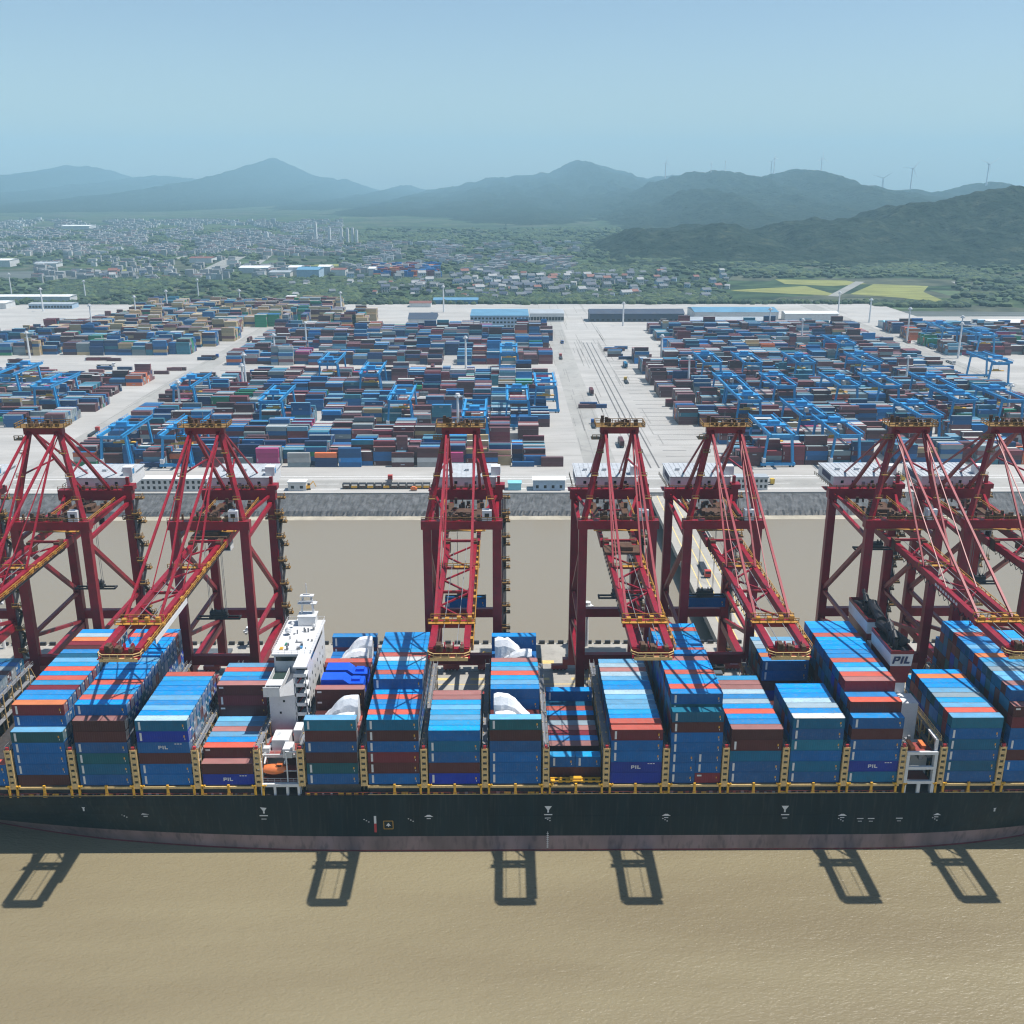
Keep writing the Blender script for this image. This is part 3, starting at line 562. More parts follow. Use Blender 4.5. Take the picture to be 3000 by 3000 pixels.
for (pr, r, bi, t, x, y, z, h, col, rf, top, full) in cand:
    off = -.5 < -999
    if pr < 9 and idx < 300 and bi != 19 and not (bi == 0 and r > 6):
        idx += 1
        split = (bi == 10 and r == 2 and t == 2) or (bi == 12 and r == 1 and t <= 3)
        st = R.choice([1, 1, 1, 1, 1, 0]) if col in 'bbtrgT' else R.choice([2, 0, 0, 1])
        if (bi, r, t) in ((3, 1, 4), (4, 1, 1), (11, 1, 2), (15, 1, 2)): st = 4
        if (bi, r, t) in ((4, 1, 2), (2, 1, 5), (9, 1, 5), (6, 1, 3), (6, 1, 5)): st = 0
        LC = CN[col] if pr < 2 else CN[rf]
        if pr < 2: what = f"{CN[col]} container"
        else: what = f"{CN[rf]} roofed container"
        if pr == 0: lab = f"{what}, {ORD[t]} tier of waterside row, {SN[bi]}"
        elif top: lab = f"{what}, top of {ORD[r]} row inboard, {SN[bi]}"
        else: lab = f"{what}, tier {ORD[t]} of {ORD[r]} row, {SN[bi]}"
        if split:
            for s, q in ((-1, 'left'), (1, 'right')):
                c2 = 'd' if (bi == 12 and t == 1 and s > 0) else col
                o = bpy.data.objects.new('shipping_container', cont_mesh(c2, rf if bi == 10 else c2, 1 if c2 != 'd' else 2, 6.06, round(h, 2))); COL.objects.link(o); o.location = (x + s * 3.08, y, z)
                tag(o, f"short {CN[c2]} container, {q} half, {ORD[t]} tier, {SN[bi]}", 'container', GRP)
            continue
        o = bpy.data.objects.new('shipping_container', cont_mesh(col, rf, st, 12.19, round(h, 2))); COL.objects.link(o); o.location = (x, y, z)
        tag(o, lab, 'container', GRP)
    else:
        REST.append((x - 6.08, x + 6.08, y - 1.2, y + 1.2, z, z + h, ncol.index(col), ncol.index(rf)))
for r in range(18):
    for t in range(4 if r > 7 else 2): c = R.choice('ybtlnyb'); REST.append((-146.1, -133.9, YF + RP * r, YF + RP * r + 2.42, DZ + TH * t, DZ + TH * t + 2.86, ncol.index(c), ncol.index(c)))
print('individual containers', idx, 'rest on ship', len(REST))
# ---------------- wrapped cargo on flat racks ----------------
M_tarp = mat('white_tarpaulin', (.80, .83, .87), .6, var=.06, dirt=.12, scale=.5, bump=.4, dirtcol=(.45, .55, .65))
M_btarp = mat('blue_tarpaulin', (.004, .09, .70), .45, var=.1, dirt=.05, scale=.5)
def wrap(x, y, z, L, W, hgt, flip, label, prof=(.12, .42, .74, .95, 1, .96)):
    b = MB(); n = len(prof); N = 10; Mr = 6; vs = []
    for i in range(N + 1):
        u = i / N; p = np.interp(u * (n - 1), range(n), prof); 
        if flip: p = np.interp((1 - u) * (n - 1), range(n), prof)
        for j in range(Mr + 1):
            a = math.pi * j / Mr; yy = -math.cos(a) * W / 2 * (1 - .12 * math.sin(a) ** 4); zz = (math.sin(a) ** .6 if 0 < j < Mr else 0) * hgt * p
            ns = mnoise.noise((u * 7 + x, yy * 1.3, zz)) * .42
            vs.append((x + (u - .5) * L, y + yy + ns * .6, z + zz + ns * min(zz, 1)))
    b.v = vs
    for i in range(N):
        for j in range(Mr): a = i * (Mr + 1) + j; b.f.append((a, a + Mr + 1, a + Mr + 2, a + 1)); b.m.append(0)
    b.f += [tuple(range(Mr, -1, -1)), tuple(range(N * (Mr + 1), (N + 1) * (Mr + 1)))]; b.m += [0, 0]
    o = b.build('wrapped_cargo', M_tarp, None); return tag(o, label, 'wrapped cargo', 'white wrapped loads between the containers')
c5 = (BRX[6] + BRX[7]) / 2; c8 = (BRX[9] + BRX[10]) / 2
TZ = DZ + TH * 4
wrap(c5 + .6, YF + RP * 2.0, TZ + .3, 9.0, 4.6, 4.6, False, 'front white tarpaulin hump just right of the white tower')
wrap(c5 + 1.2, YF + RP * 3.9, TZ + .6, 8.6, 3.8, 6.6, False, 'taller white tarpaulin hump behind the front one near tower')
wrap(c5 + .2, YF + RP * 14.2, TZ + 2.6, 8.6, 3.8, 4.6, False, 'front white tarpaulin hump at the far side near white tower')
wrap(c5 + 1.2, YF + RP * 15.6, TZ + 2.6, 8.2, 3.6, 6.6, False, 'rear white tarpaulin hump at the far side near white tower')
wrap(c8 - .2, YF + RP * 2.0, TZ + .3, 9.2, 4.6, 4.8, True, 'front white tarpaulin hump right of the upright crane')
wrap(c8 - .8, YF + RP * 3.9, TZ + .6, 8.8, 3.8, 7.0, True, 'taller white tarpaulin hump behind the front one right of upright crane')
wrap(c8 + .6, YF + RP * 14.2, TZ + 2.6, 8.2, 3.6, 4.4, False, 'front white tarpaulin hump far side right of upright crane')
wrap(c8 - .8, YF + RP * 15.6, TZ + 2.6, 8.8, 3.4, 6.2, True, 'rear white tarpaulin hump far side right of upright crane')
def bluecargo(x, y, z, label):
    b = MB()
    b.box(x - 5.4, x + .2, y - 2.1, y + 2.1, z, z + 2.4)
    b.poly([(x + .2, y - 2.1, z), (x + .2, y - 2.1, z + 2.4), (x + 1.6, y - 2.1, z + 1.3), (x + 5.2, y - 2.1, z + 1.3), (x + 5.4, y - 2.1, z)][::-1])
    b.poly([(x + .2, y + 2.1, z), (x + .2, y + 2.1, z + 2.4), (x + 1.6, y + 2.1, z + 1.3), (x + 5.2, y + 2.1, z + 1.3), (x + 5.4, y + 2.1, z)])
    for (xa, za), (xb, zb) in (((x + .2, z + 2.4), (x + 1.6, z + 1.3)), ((x + 1.6, z + 1.3), (x + 5.2, z + 1.3)), ((x + 5.2, z + 1.3), (x + 5.4, z))): b.quad((xa, y - 2.1, za), (xb, y - 2.1, zb), (xb, y + 2.1, zb), (xa, y + 2.1, za))
    b.box(x + 2.2, x + 4.2, y - .9, y + .9, z + 1.3, z + 2.0)
    return tag(b.build('covered_machine', M_btarp), label, 'covered cargo', 'blue covered loads')
zb = DZ + TH * 6.0 - 1.6
bluecargo(c5 + .2, YF + RP * 8.3, zb, 'front bright blue covered load beside the white tower'); bluecargo(c5 + .6, YF + RP * 10.3, zb + .2, 'rear bright blue covered load beside the white tower')
# yellow hatch gear on the sunken stack
b = MB(); c9 = (BRX[10] + BRX[11]) / 2
for i in range(7): b.box(c9 - 6 + i * 1.8, c9 - 5 + i * 1.8, YF + .3, YF + 1.6, DZ + .02, DZ + .35)
b.box(c9 - 6.1, c9 + 6.1, YF + .1, YF + .35, DZ + .35, DZ + .6); b.box(c9 - 6.1, c9 + 6.1, YF + 1.5, YF + 1.8, DZ + .35, DZ + .6); b.box(c9 - 1.4, c9 + 1.4, YF + .4, YF + 1.5, DZ + .6, DZ + 1.1)
tag(b.build('lifting_frame', M_yel), 'yellow lifting frame lying in front of the sunken stack', 'lifting frame')
# ---------------- navigation tower (part of the ship) ----------------
Y0 = 236.75
def wb(name, m, parent, *bx):  # world-Y boxes on the ship
    b = MB()
    for x in bx: b.box(x[0], x[1], x[2] - Y0, x[3] - Y0, x[4], x[5])
    return b.build(name, m, parent)
XL, XR, XM = -58.6, -49.3, -52.2
dh = wb('deckhouse', M_wht, ship, (XL, XM, 228, 256, 24, 37.2), (XL, XM, 236, 256, 37.2, 39.6), (XM, XR, 231.5, 256, 15.5, 39.6), (XL, XM, 236, 256, 39.6, 42.2), (XM - .01, XR, 231.5, 256, 39.6, 42.2), (XL, XR - 1, 222.5, 231.5, 15.5, 21.5), (XL + .5, XM, 225, 236, 21.5, 24.2))
b = MB()
for i in range(9):
    z = 18.6 + i * 2.65; b.box(XM, XR + .25, 228 - Y0, 231.5 - Y0, z, z + .22)
    b.box(XM, XR + .25, 228 - Y0, 228.12 - Y0, z + .22, z + .95)
for x in (XM + .1, XR - .15): b.box(x, x + .25, 228 - Y0, 228.3 - Y0, 15.5, 39.6)
b.build('balcony', M_wht, dh)
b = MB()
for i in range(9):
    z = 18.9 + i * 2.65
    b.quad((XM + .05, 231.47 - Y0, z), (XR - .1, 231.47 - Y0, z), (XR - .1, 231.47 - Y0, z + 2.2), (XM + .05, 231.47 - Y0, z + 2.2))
b.build('recess_shade', M_blk, dh)  # dark sheets on the back wall paint in the shade of the balconies
b = MB()
for i in range(8): z = 18.83 + i * 2.65; b.beam((XM + .5, 229.5 - Y0, z), (XR - .5, 230.9 - Y0, z + 2.5), .5, .12)
b.build('red_stair', mat('mark_red', (.45, .03, .04)), dh)
for i in range(7):
    for j in range(6):
        y = 233 + j * 3.7; z = 20.3 + i * 2.65
        wb('window', M_win, dh, (XR - .02, XR + .03, y, y + .7, z, z + .85))
wb('window', M_win, dh, (-55.2, -54.7, 227.97, 228.1, 33, 33.6)); wb('window', M_win, dh, (-56.2, -55.7, 227.97, 228.1, 29.8, 30.4))
wb('window_band', M_win, dh, (XL + .5, XR - .8, 235.93, 236.1, 40.4, 41.5), (XR - .03, XR + .04, 236.5, 253, 40.4, 41.5), (XL - .04, XL + .03, 236.5, 253, 40.4, 41.5))
wb('wheelhouse_roof', M_wht, dh, (XL - .4, XM, 235.2, 256.6, 42.2, 42.6), (XM, XR + .4, 228, 256.6, 42.2, 42.6))
wb('bridge_wing', M_wht, dh, (XL, -54.6, 222.8, 236, 37.2, 37.5), (XL, -54.6, 222.8, 223, 37.5, 39.8), (XL, XL + .15, 223, 236, 37.5, 38.9), (-54.75, -54.6, 223, 236, 37.5, 38.9), (XL, -54.6, 225.2, 228.4, 38.9, 39.1), (XL, -54.6, 256, 269, 37.2, 38.7))
wb('wing_floor', mat('green_deck', (.02, .045, .04), .6, dirt=.3), dh, (XL + .2, -54.8, 223.1, 225.1, 37.5, 37.53), (XL + .2, -54.8, 228.5, 235.8, 37.5, 37.53))
b = MB(); b.poly([(-54.6, 223 - Y0, 39.2), (-54.6, 223 - Y0, 37.2), (XM, 228 - Y0, 35), (XM, 228 - Y0, 39.6)]); b.poly([(-54.6, 223.2 - Y0, 39.2), (XM, 228.2 - Y0, 39.6), (XM, 228.2 - Y0, 35), (-54.6, 223.2 - Y0, 37.2)]); b.build('wing_bracket', M_wht, dh)
b = MB(); b.rail([(XL - .3, 235.3 - Y0, 42.6), (XR + .3, 235.3 - Y0, 42.6), (XR + .3, 256.4 - Y0, 42.6), (XL - .3, 256.4 - Y0, 42.6), (XL - .3, 235.3 - Y0, 42.6)], 1.1, .07, step=1.5); b.build('roof_railing', M_wht, dh)
b = MB()
R.seed(3)
for i in range(22): x, y = R.uniform(XL + .5, XR - .7), R.uniform(237, 250) - Y0; s = R.uniform(.15, .5); b.box(x, x + s, y, y + s, 42.6, 42.6 + R.uniform(.3, 1.2))
b.box(XM - 2, XM - .2, 241.9 - Y0, 242.2 - Y0, 42.6, 42.9); b.box(XM - .5, XM - .2, 239 - Y0, 242 - Y0, 42.6, 42.9)
b.build('roof_equipment', M_gry, dh)
B('roof_hatch', mat('hatch_green', (.02, .2, .13)), dh, (-56.6, -56.1, 3.4, 4.6, 42.6, 43)); B('roof_hatch', M_yel, dh, (-57.4, -56.6, .8, 1.9, 42.6, 43.1)); B('roof_hatch', mat('hatch_blue', (.05, .25, .5)), dh, (-52.8, -51.8, 1.6, 2.6, 42.6, 43))
b = MB()   # radar mast
b.box(-55.5, -50.9, 252.5 - Y0, 256 - Y0, 42.6, 45.2); b.box(-55.6, -50.6, 252.3 - Y0, 256.2 - Y0, 45.2, 45.4)
for x in (-54.8, -51.5): b.beam((x, 254.5 - Y0, 45.2), (x + (.6 if x < -53 else -.6), 254.8 - Y0, 50.5), .5, .5)
b.box(-55.6, -50.6, 254 - Y0, 255.8 - Y0, 48.2, 48.4); b.box(-54.9, -51.3, 254 - Y0, 255.6 - Y0, 50.4, 50.6); b.beam((-53.2, 254.8 - Y0, 50.5), (-53.2, 254.8 - Y0, 54), .2, .2); b.box(-55, -51.6, 253.7 - Y0, 253.9 - Y0, 49, 49.3); b.box(-54, -52.2, 253.9 - Y0, 254.1 - Y0, 51, 51.3)
b.rail([(-55.6, 254 - Y0, 48.4), (-50.6, 254 - Y0, 48.4)], 1, .06, step=1)
b.build('radar_mast', M_wht, dh)
b = MB()
for x, y, r in ((-57, 247, .9), (-50.8, 250, .6), (-56.8, 251.5, .55)):
    for k in range(4):
        a0, a1 = -.5 + k * .5, -.5 + (k + 1) * .5; b.tube((x, y - Y0, 43.8 + r * math.sin(a0)), (x, y - Y0, 43.8 + r * math.sin(a1)), max(.02, r * math.cos(a0)), 10, r2=max(.02, r * math.cos(a1)))
b.build('satellite_dome', M_wht, dh, smooth=True)
# lower boat deck and lifeboat
b = MB()
for z, ya in ((18.6, 214.6), (24.6, 217.2)): b.box(XL - .1, XR + .1, ya - Y0, 222.5 - Y0, z, z + .15)
b.box(-53.4, XR, 214.8 - Y0, 222.5 - Y0, 21.6, 21.75); b.box(-56.5, -52.4, 219 - Y0, 224 - Y0, 24.8, 27.6); b.box(-58.4, -56.9, 217.6 - Y0, 219 - Y0, 24.8, 26.2); b.box(-52, -50, 223 - Y0, 227 - Y0, 24.3, 28)
for x in (XL, -55.5, -52.4, XR - .2): b.box(x, x + .35, 214.5 - Y0, 214.85 - Y0, 15.5, 18.7)
for x in (-52.4, XR - .2): b.box(x, x + .3, 214.6 - Y0, 214.9 - Y0, 18.7, 27)
b.box(-52.4, XR + .1, 214.6 - Y0, 214.9 - Y0, 26.8, 27.1)
for x in (XL, XR - .2): b.box(x, x + .3, 218 - Y0, 218.3 - Y0, 15.5, 27.5)
b.rail([(XL, 214.7 - Y0, 18.75), (XR, 214.7 - Y0, 18.75)], 1.0, .06, step=1.5); b.rail([(XL, 217.2 - Y0, 24.7), (XR, 217.2 - Y0, 24.7)], 1.0, .08, step=1.5)
b.box(-53.2, -51, 215.5 - Y0, 219 - Y0, 24.8, 27.2)
b.build('boat_deck', M_wht, ship)
wb('deck_covering', M_deckred, ship, (XL, XR, 217.4, 222.4, 24.76, 24.8), (-53.3, XR, 215, 222.4, 21.76, 21.8), (XL, XR, 214.8, 222.4, 18.76, 18.8), (XL, XR, 223, 228, 24.25, 24.3))
b = MB()
for x in (-57.6, -52.8): b.beam((x, 219.5 - Y0, 18.8), (x, 216.5 - Y0, 24.4), .3, .3); b.beam((x, 216.5 - Y0, 24.4), (x, 215 - Y0, 23.6), .3, .3)
b.build('boat_davit', M_wht, ship)
b = MB()
for x in (XL, -55.6, -52.6, XR - .6): b.box(x, x + .55, 213.75 - Y0, 214.2 - Y0, 15.5, 18.5)
b.box(XL, XR, 213.7 - Y0, 214.25 - Y0, 18.0, 18.75); b.box(XL, XL + .5, 214.2 - Y0, 214.7 - Y0, 18.7, 24.6); b.box(XL, XR, 216.9 - Y0, 217.3 - Y0, 24.1, 24.9); b.box(XR - .5, XR, 214.2 - Y0, 214.7 - Y0, 18.7, 27); b.beam((XL + .3, 217 - Y0, 24.5), (-55, 222 - Y0, 28), .5, .5)
b.build('boat_deck_frame', M_wht, ship)
lb = MB(); N = 14; Mr = 10; vs = []
for i in range(N + 1):
    u = i / N; s = max(.05, math.sin(math.pi * min(max(u, .02), .98)) ** .45)
    for j in range(Mr): a = 2 * math.pi * j / Mr; vs.append((-55.6 + (u - .5) * 6.6, 215.6 - Y0 + math.cos(a) * 1.25 * s, 21.6 + math.sin(a) * (1.45 if math.sin(a) > 0 else 1.15) * s + .25 * (2 * u - 1) ** 2))
lb.v = vs
for i in range(N):
    for j in range(Mr): j2 = (j + 1) % Mr; a = i * Mr; lb.f.append((a + j, a + Mr + j, a + Mr + j2, a + j2)); lb.m.append(0)
lbo = lb.build('lifeboat', M_orange, ship, smooth=True)
B('lifeboat_cabin', M_orange, lbo, (-54.8, -53.4, 214.9 - Y0, 216.3 - Y0, 22.5, 23.4)); B('lifeboat_window', M_win, lbo, (-54.6, -53.6, 214.85 - Y0, 214.9 - Y0, 22.8, 23.2))
# ---------------- funnel ----------------
M_fun = mat('funnel_maroon', (0.20, 0.012, 0.022), .4, dirt=.25); M_navy = mat('navy_lettering', (.01, .02, .10), .5)
def funnel(y0, y1, zt, xc=98.0, w=5.6):
    a, b_ = w / 2, w / 2 - .9; m = MB()
    m.box(xc - b_, xc + b_, y0 + .8 - Y0, y1 - .5 - Y0, 15.5, zt - 9, 1)
    # flared maroon body with white band
    for (z0, z1, k, f0, f1) in ((zt - 9, zt - 4.2, 0, .72, .93), (zt - 4.2, zt - .9, 1, .93, 1), (zt - .9, zt, 0, 1.02, 1.02)):
        P0 = [(xc - a * f0, y0 - Y0 + (1 - f0) * 2), (xc + a * f0, y0 - Y0 + (1 - f0) * 2), (xc + a * f0, y1 - Y0), (xc - a * f0, y1 - Y0)]; P1 = [(xc - a * f1, y0 - Y0 + (1 - f1) * 2), (xc + a * f1, y0 - Y0 + (1 - f1) * 2), (xc + a * f1, y1 - Y0), (xc - a * f1, y1 - Y0)]
        for i in range(4): j = (i + 1) % 4; m.quad((*P0[i], z0), (*P0[j], z0), (*P1[j], z1), (*P1[i], z1), k)
    t = .25  # rim walls and sunken dark floor
    m.box(xc - a, xc + a, y0 - Y0, y0 - Y0 + t, zt - .9, zt); m.box(xc - a, xc - a + t, y0 - Y0, y1 - Y0, zt - .9, zt + .01); m.box(xc + a - t, xc + a, y0 - Y0, y1 - Y0, zt - .9, zt + .01)
    m.quad((xc - a + t, y0 + t - Y0, zt - .8), (xc + a - t, y0 + t - Y0, zt - .8), (xc + a - t, y1 - t - Y0, zt - .8), (xc - a + t, y1 - t - Y0, zt - .8), 2)
    o = m.build('funnel', [M_fun, M_wht, M_blk], ship)
    p = MB()
    for i in range(5):
        x = xc + R.uniform(-1.4, 1.4); y = y0 + 3 + i * (y1 - y0 - 5) / 5 - Y0; r = R.uniform(.45, .8); z = zt + R.uniform(.8, 2.6)
        p.tube((x, y, zt - 1), (x, y, z), r, 10, cap=False); p.tube((x, y, z), (x + .2, y + 2.2, z + 1.0), r, 10)
    p.build('exhaust_pipe', M_blk, o); return o
f1 = funnel(229, 243, 46); f2 = funnel(246, 261, 47, 97.6, 5.2)
b = MB()
def lt(b, x, y, z, s):
    sk = .22
    def q(x0, x1, z0, z1): b.poly([(x + (x0 + sk * z0) * s, y, z + z0 * s), (x + (x1 + sk * z0) * s, y, z + z0 * s), (x + (x1 + sk * z1) * s, y, z + z1 * s), (x + (x0 + sk * z1) * s, y, z + z1 * s)])
    q(0, .28, 0, 1); q(.28, .8, .78, 1); q(.28, .72, .36, .56); q(.58, .86, .46, .9); q(1.02, 1.3, 0, 1); q(1.48, 1.76, 0, 1); q(1.76, 2.2, 0, .24)
lt(b, 98 - 2.35, 228.9 - Y0, 42.55, 1.95); b.build('funnel_lettering', M_navy, f1)
b = MB(); b.tube((97.6, 244.5 - Y0, 46.5), (99.6, 233 - Y0, 46.6), 1.3, 12); b.tube((98, 252 - Y0, 49), (97.8, 244 - Y0, 47.6), 1.2, 12); b.build('soot_black_duct', M_blk, f1)
for bx in ((95.4, 101.6, 224.5, 229.6, 15.5, 34), (95.6, 103, 219, 224.5, 15.5, 24), (95.4, 103.6, 243.2, 245.9, 15.5, 41)): wb('engine_casing', M_wht, ship, bx)
b = MB()   # white ladder frame at the ship's side
for x in (95.6, 99.0, 102.3): b.box(x, x + .75, 213.5 - Y0, 214.1 - Y0, 15.5, 26.8 if x != 99.0 else 18.5)
for z in (18.3, 22.2, 26.2): b.box(95.6, 103.0, 213.48 - Y0, 214.12 - Y0, z, z + .75)
b.box(102.3, 103.0, 214.12 - Y0, 214.7 - Y0, 15.5, 30); b.box(102.3, 103.0, 214.5 - Y0, 219 - Y0, 29.5, 30)
b.build('support_frame', M_wht, ship)
for bx in ((96.1, 102.3, 214.3, 219, 18.4, 18.55), (96.1, 102.3, 214.3, 219, 26.2, 26.35)): wb('store_deck', M_deckred, ship, bx)
for bx in ((97, 98, 215, 218.6, 26.4, 27.4), (100, 101, 216, 218.8, 26.4, 27.2)): wb('store_box', M_orange, ship, bx)
b = MB(); b.rail([(103.4, 214 - Y0, 30), (103.4, 245 - Y0, 30)], 1.1, .09, step=2); b.box(103.1, 103.6, 214 - Y0, 245 - Y0, 29.8, 30); b.build('cream_gangway', M_cream, ship)
b = MB()
R.seed(9)
for i in range(16): x, y = R.uniform(95.5, 101.5), R.uniform(214.5, 226) - Y0; b.box(x, x + R.uniform(.4, 1.6), y, y + R.uniform(.4, 1.5), 24, 24 + R.uniform(.5, 2.6))
b.build('deck_machinery', M_gry, ship)
# ---------------- ship-to-shore cranes ----------------
M_wy = mat('dull_crane_yellow', (.46, .23, .03), .6, dirt=.55, scale=1.2, dirtcol=(.16, .05, .03))
QZ = 6.0
crane = empty('quay_crane', (0, 266, 0), 0)
LX = 9.55; GA = 33.0
def part(name, m, b, parent=None): return b.build(name, m, parent or crane)
for x in (-LX, LX):
    for y in (0, GA):
        b = MB(); b.beam((x, y, 8.5), (x, y, 65.6), 2.5, 2.1, w2=2.3, h2=2.0); part('leg', M_red, b)
        b = MB()
        for s in (-1, 1):
            b.box(x + s * 4 - 2.6, x + s * 4 + 2.6, y - .8, y + .8, 6.7, 8.0)
            for q in (-1.8, -.6, .6, 1.8): b.tube((x + s * 4 + q, y - .35, 6.5), (x + s * 4 + q, y + .35, 6.5), .45, 8)
        part('bogie', M_red, b)
for y in (0, GA):
    b = MB(); b.box(-LX - 3, LX + 3, y - 1, y + 1, 8.2, 10.2); part('sill_beam', M_red, b)
    b = MB(); b.box(-LX + 1.2, LX - 1.2, y - .9, y + .9, 24.9, 27.7); part('portal_beam', M_red, b)
b = MB(); b.box(-LX - 1.6, LX + 1.6, -1.25, 1.25, 65.6, 68.0); part('front_top_beam', M_red, b)
b = MB(); b.box(-LX - 1.6, LX + 1.6, GA - 1.3, GA + 1.3, 64.0, 67.2); part('rear_top_beam', M_red, b)
for x in (-LX, LX):
    for p, q, r in (((x, 0, 22.6), (x, GA, 22.6), 2.0), ((x, 0, 33.8), (x, GA, 33.8), 1.0), ((x, .8, 61), (x, GA - .8, 34.6), 1.15), ((x, .8, 33.4), (x, GA - .8, 24), 1.0), ((x, 0, 62.2), (x, GA, 63.0), 1.0), ((x, .8, 64.5), (x * .55, GA / 2, 63.5), .7), ((x * .55, GA / 2, 63.5), (x, GA, 65.4), .7)):
        b = MB(); b.beam(p, q, r, r * (1.25 if r > 1.5 else 1)); part('brace', M_red, b)
for x in (-4.5, 4.5):
    b = MB(); b.box(x - .5, x + .5, -3.6, 51, 61.2, 63.2); part('trolley_girder', M_red, b)
for y in (6, 14, 24, 42, 50.5):
    b = MB(); b.beam((-4.5, y, 63), (4.5, y, 63), .5, .6); part('girder_tie', M_red, b)
# boom
YT = -69.8; AY_ = 4.5
for x in (-3.65, 3.65):
    b = MB(); b.box(x - .6, x + .6, -56, -4.2, 61.2, 63.1); b.box(x - .7, x + .7, YT, -56.0, 61.4, 62.9); part('boom_girder', M_red, b)
    b = MB(); b.box(x - .75, x + .75, -6, -2.8, 60.6, 63.8); part('boom_hinge', M_brn, b)
for y in (-5, -22, -38):
    b = MB(); b.beam((-4.1, y, 63.7 if y == -5 else 62.4), (4.1, y, 63.7 if y == -5 else 62.4), .6, .6); part('boom_tie', M_red, b)
b = MB(); b.box(-4.7, 4.7, -56.7, -55.3, 61.4, 63.0); part('boom_cross_beam', M_red, b)
ys = [-6, -14.5, -23, -31, -39, -47, -55]
for i in range(6):
    s = 1 if i % 2 else -1; b = MB(); b.beam((-3.3 * s, ys[i], 62.6), (3.3 * s, ys[i + 1], 62.6), .38, .38); part('boom_lattice', M_red, b)
b = MB(); b.box(-4.2, 4.2, YT - .4, YT + .9, 61.1, 62.7); b.box(-4.4, 4.4, YT - 1.7, YT - .3, 61.0, 61.2); part('boom_tip', M_red, b)
b = MB(); b.rail([(-4.4, YT + 1, 61.2), (-4.4, YT - .8, 61.2), (-3.2, YT - 1.8, 61.2), (3.2, YT - 1.8, 61.2), (4.4, YT - .8, 61.2), (4.4, YT + 1, 61.2)], 1.1, .16, step=1.6); b.box(-4, 4, YT - 1.8, YT - 1.4, 60.6, 61.3); part('tip_platform_railing', M_cream, b)
b = MB(); R.seed(21)
for i in range(9): x = R.uniform(-3.7, 3.2); b.box(x, x + R.uniform(.4, 1.1), YT - 1.6, YT + .3 - R.uniform(0, .6), 62.6, 63.2 + R.uniform(0, 1))
part('sheave_block', M_brn, b)
b = MB()
for x in (-2.7, -.9, .9, 2.7): b.tube((x - .12, YT + .2, 63.3), (x + .12, YT + .2, 63.3), .7, 12)
part('sheave', M_red, b)
b = MB(); b.box(-5.2, 5.2, -58.2, -56.8, 63.0, 63.1); b.rail([(-5.2, -58.2, 63.1), (5.2, -58.2, 63.1)], 1.1, .14, step=1.6); b.rail([(-4.8, -55.4, 63.1), (4.8, -55.4, 63.1)], 1.1, .14, step=1.6)
for x in (-3.5, -1, 1.6, 4): b.box(x - .5, x + .4, -57.4, -56.4, 63.1, 64.0 + .3 * (x > 0))
part('mid_platform', M_wy, b)
b = MB(); b.box(4.35, 5.1, YT + .5, -3, 61.9, 62.0); wk = part('boom_walkway', M_brn, b)
b = MB(); b.rail([(5.05, YT + .5, 62), (5.05, -3, 62)], 1.1, .13, step=2.4)
for i in range(14): y = -6 - i * 4.6; b.box(4.35, 5.0, y, y + R.uniform(.5, 1.6), 62, 62.5 + R.uniform(0, .5))
b.build('yellow_railing', M_wy, wk)
b = MB(); b.box(-1.2, 5.3, -23, -21.6, 62.8, 62.9); b.rail([(-4.6, -23, 62.9), (5.3, -23, 62.9)], 1.1, .14, step=1.6); part('cross_walkway', M_wy, b)
b = MB(); b.box(4.4, 4.9, -50, -6, 61.2, 61.6); part('cable_tray', M_blk, b)
for x in (-1.6, 1.6):
    b = MB(); b.beam((x, YT + 1, 62.9), (x, -4, 63.4), .12, .12); part('hoist_cable', M_gry, b)
b = MB()
for i in range(17): y = -6 - i * 2.9; b.beam((-4.4, y, 61.6), (-4.4, y - 1.45, 60.3), .12, .12); b.beam((-4.4, y - 1.45, 60.3), (-4.4, y - 2.9, 61.6), .12, .12)
part('festoon_cable', M_blk, b)
for s_ in (-1, 1):
    b = MB(); b.beam((s_ * 3.9, AY_ - .5, 91), (s_ * 3.65, -38, 63.2), .22, .22); part('stay', M_red, b)
    b = MB(); b.beam((s_ * 6.9, 1.9, 77), (s_ * 6.9 + s_ * 1.4, 1.9, 77), .3, 1.2); part('leg_lamp', M_brn, b)
b = MB()
for s_ in (-1, 1):
    for t_ in (.25, .5, .75): x_ = s_ * (9.3 - 5.4 * t_); z_ = 67.8 + 24.7 * t_; b.box(x_ - .9, x_ + .9, AY_ * t_ - 1.6, AY_ * t_ - .8, z_, z_ + .15); b.rail([(x_ - .9, AY_ * t_ - 1.6, z_), (x_ + .9, AY_ * t_ - 1.6, z_)], 1.0, .12, step=1)
part('mast_landing', mat('weathered_yellow', (.25, .14, .035), .6, dirt=.7, scale=1.5, dirtcol=(.07, .03, .02)), b)
# apex frame
AY = 4.5; AZ = 92.5
for s in (-1, 1):
    for p, q, r in (((s * 9.3, .2, 67.8), (s * 3.9, AY, AZ), 1.25), ((s * 3.7, AY + .5, AZ), (s * 4.3, GA, 67), .85)):
        b = MB(); b.beam(p, q, r, r); part('mast_post', M_red, b)
    for p, q, r in (((s * 3.9, AY - 1, AZ - .5), (s * 3.8, -56, 63.2), .55), ((s * 3.4, AY - 1, AZ - .5), (s * 3.6, -24, 63.2), .45), ((s * 4, AY + 1, AZ - .5), (s * 4.6, 50, 63.4), .45)):
        b = MB(); b.beam(p, q, r, r); part('stay', M_red, b)
    b = MB(); b.beam((s * 6.6, 2.4, 80.4), (s * 3.9, GA * .5, 81), .4, .4); part('mast_tie', M_red, b)
b = MB(); b.box(-5.2, 5.2, AY - 1, AY + 1, AZ - 1.2, AZ + .9); part('apex_beam', M_red, b)
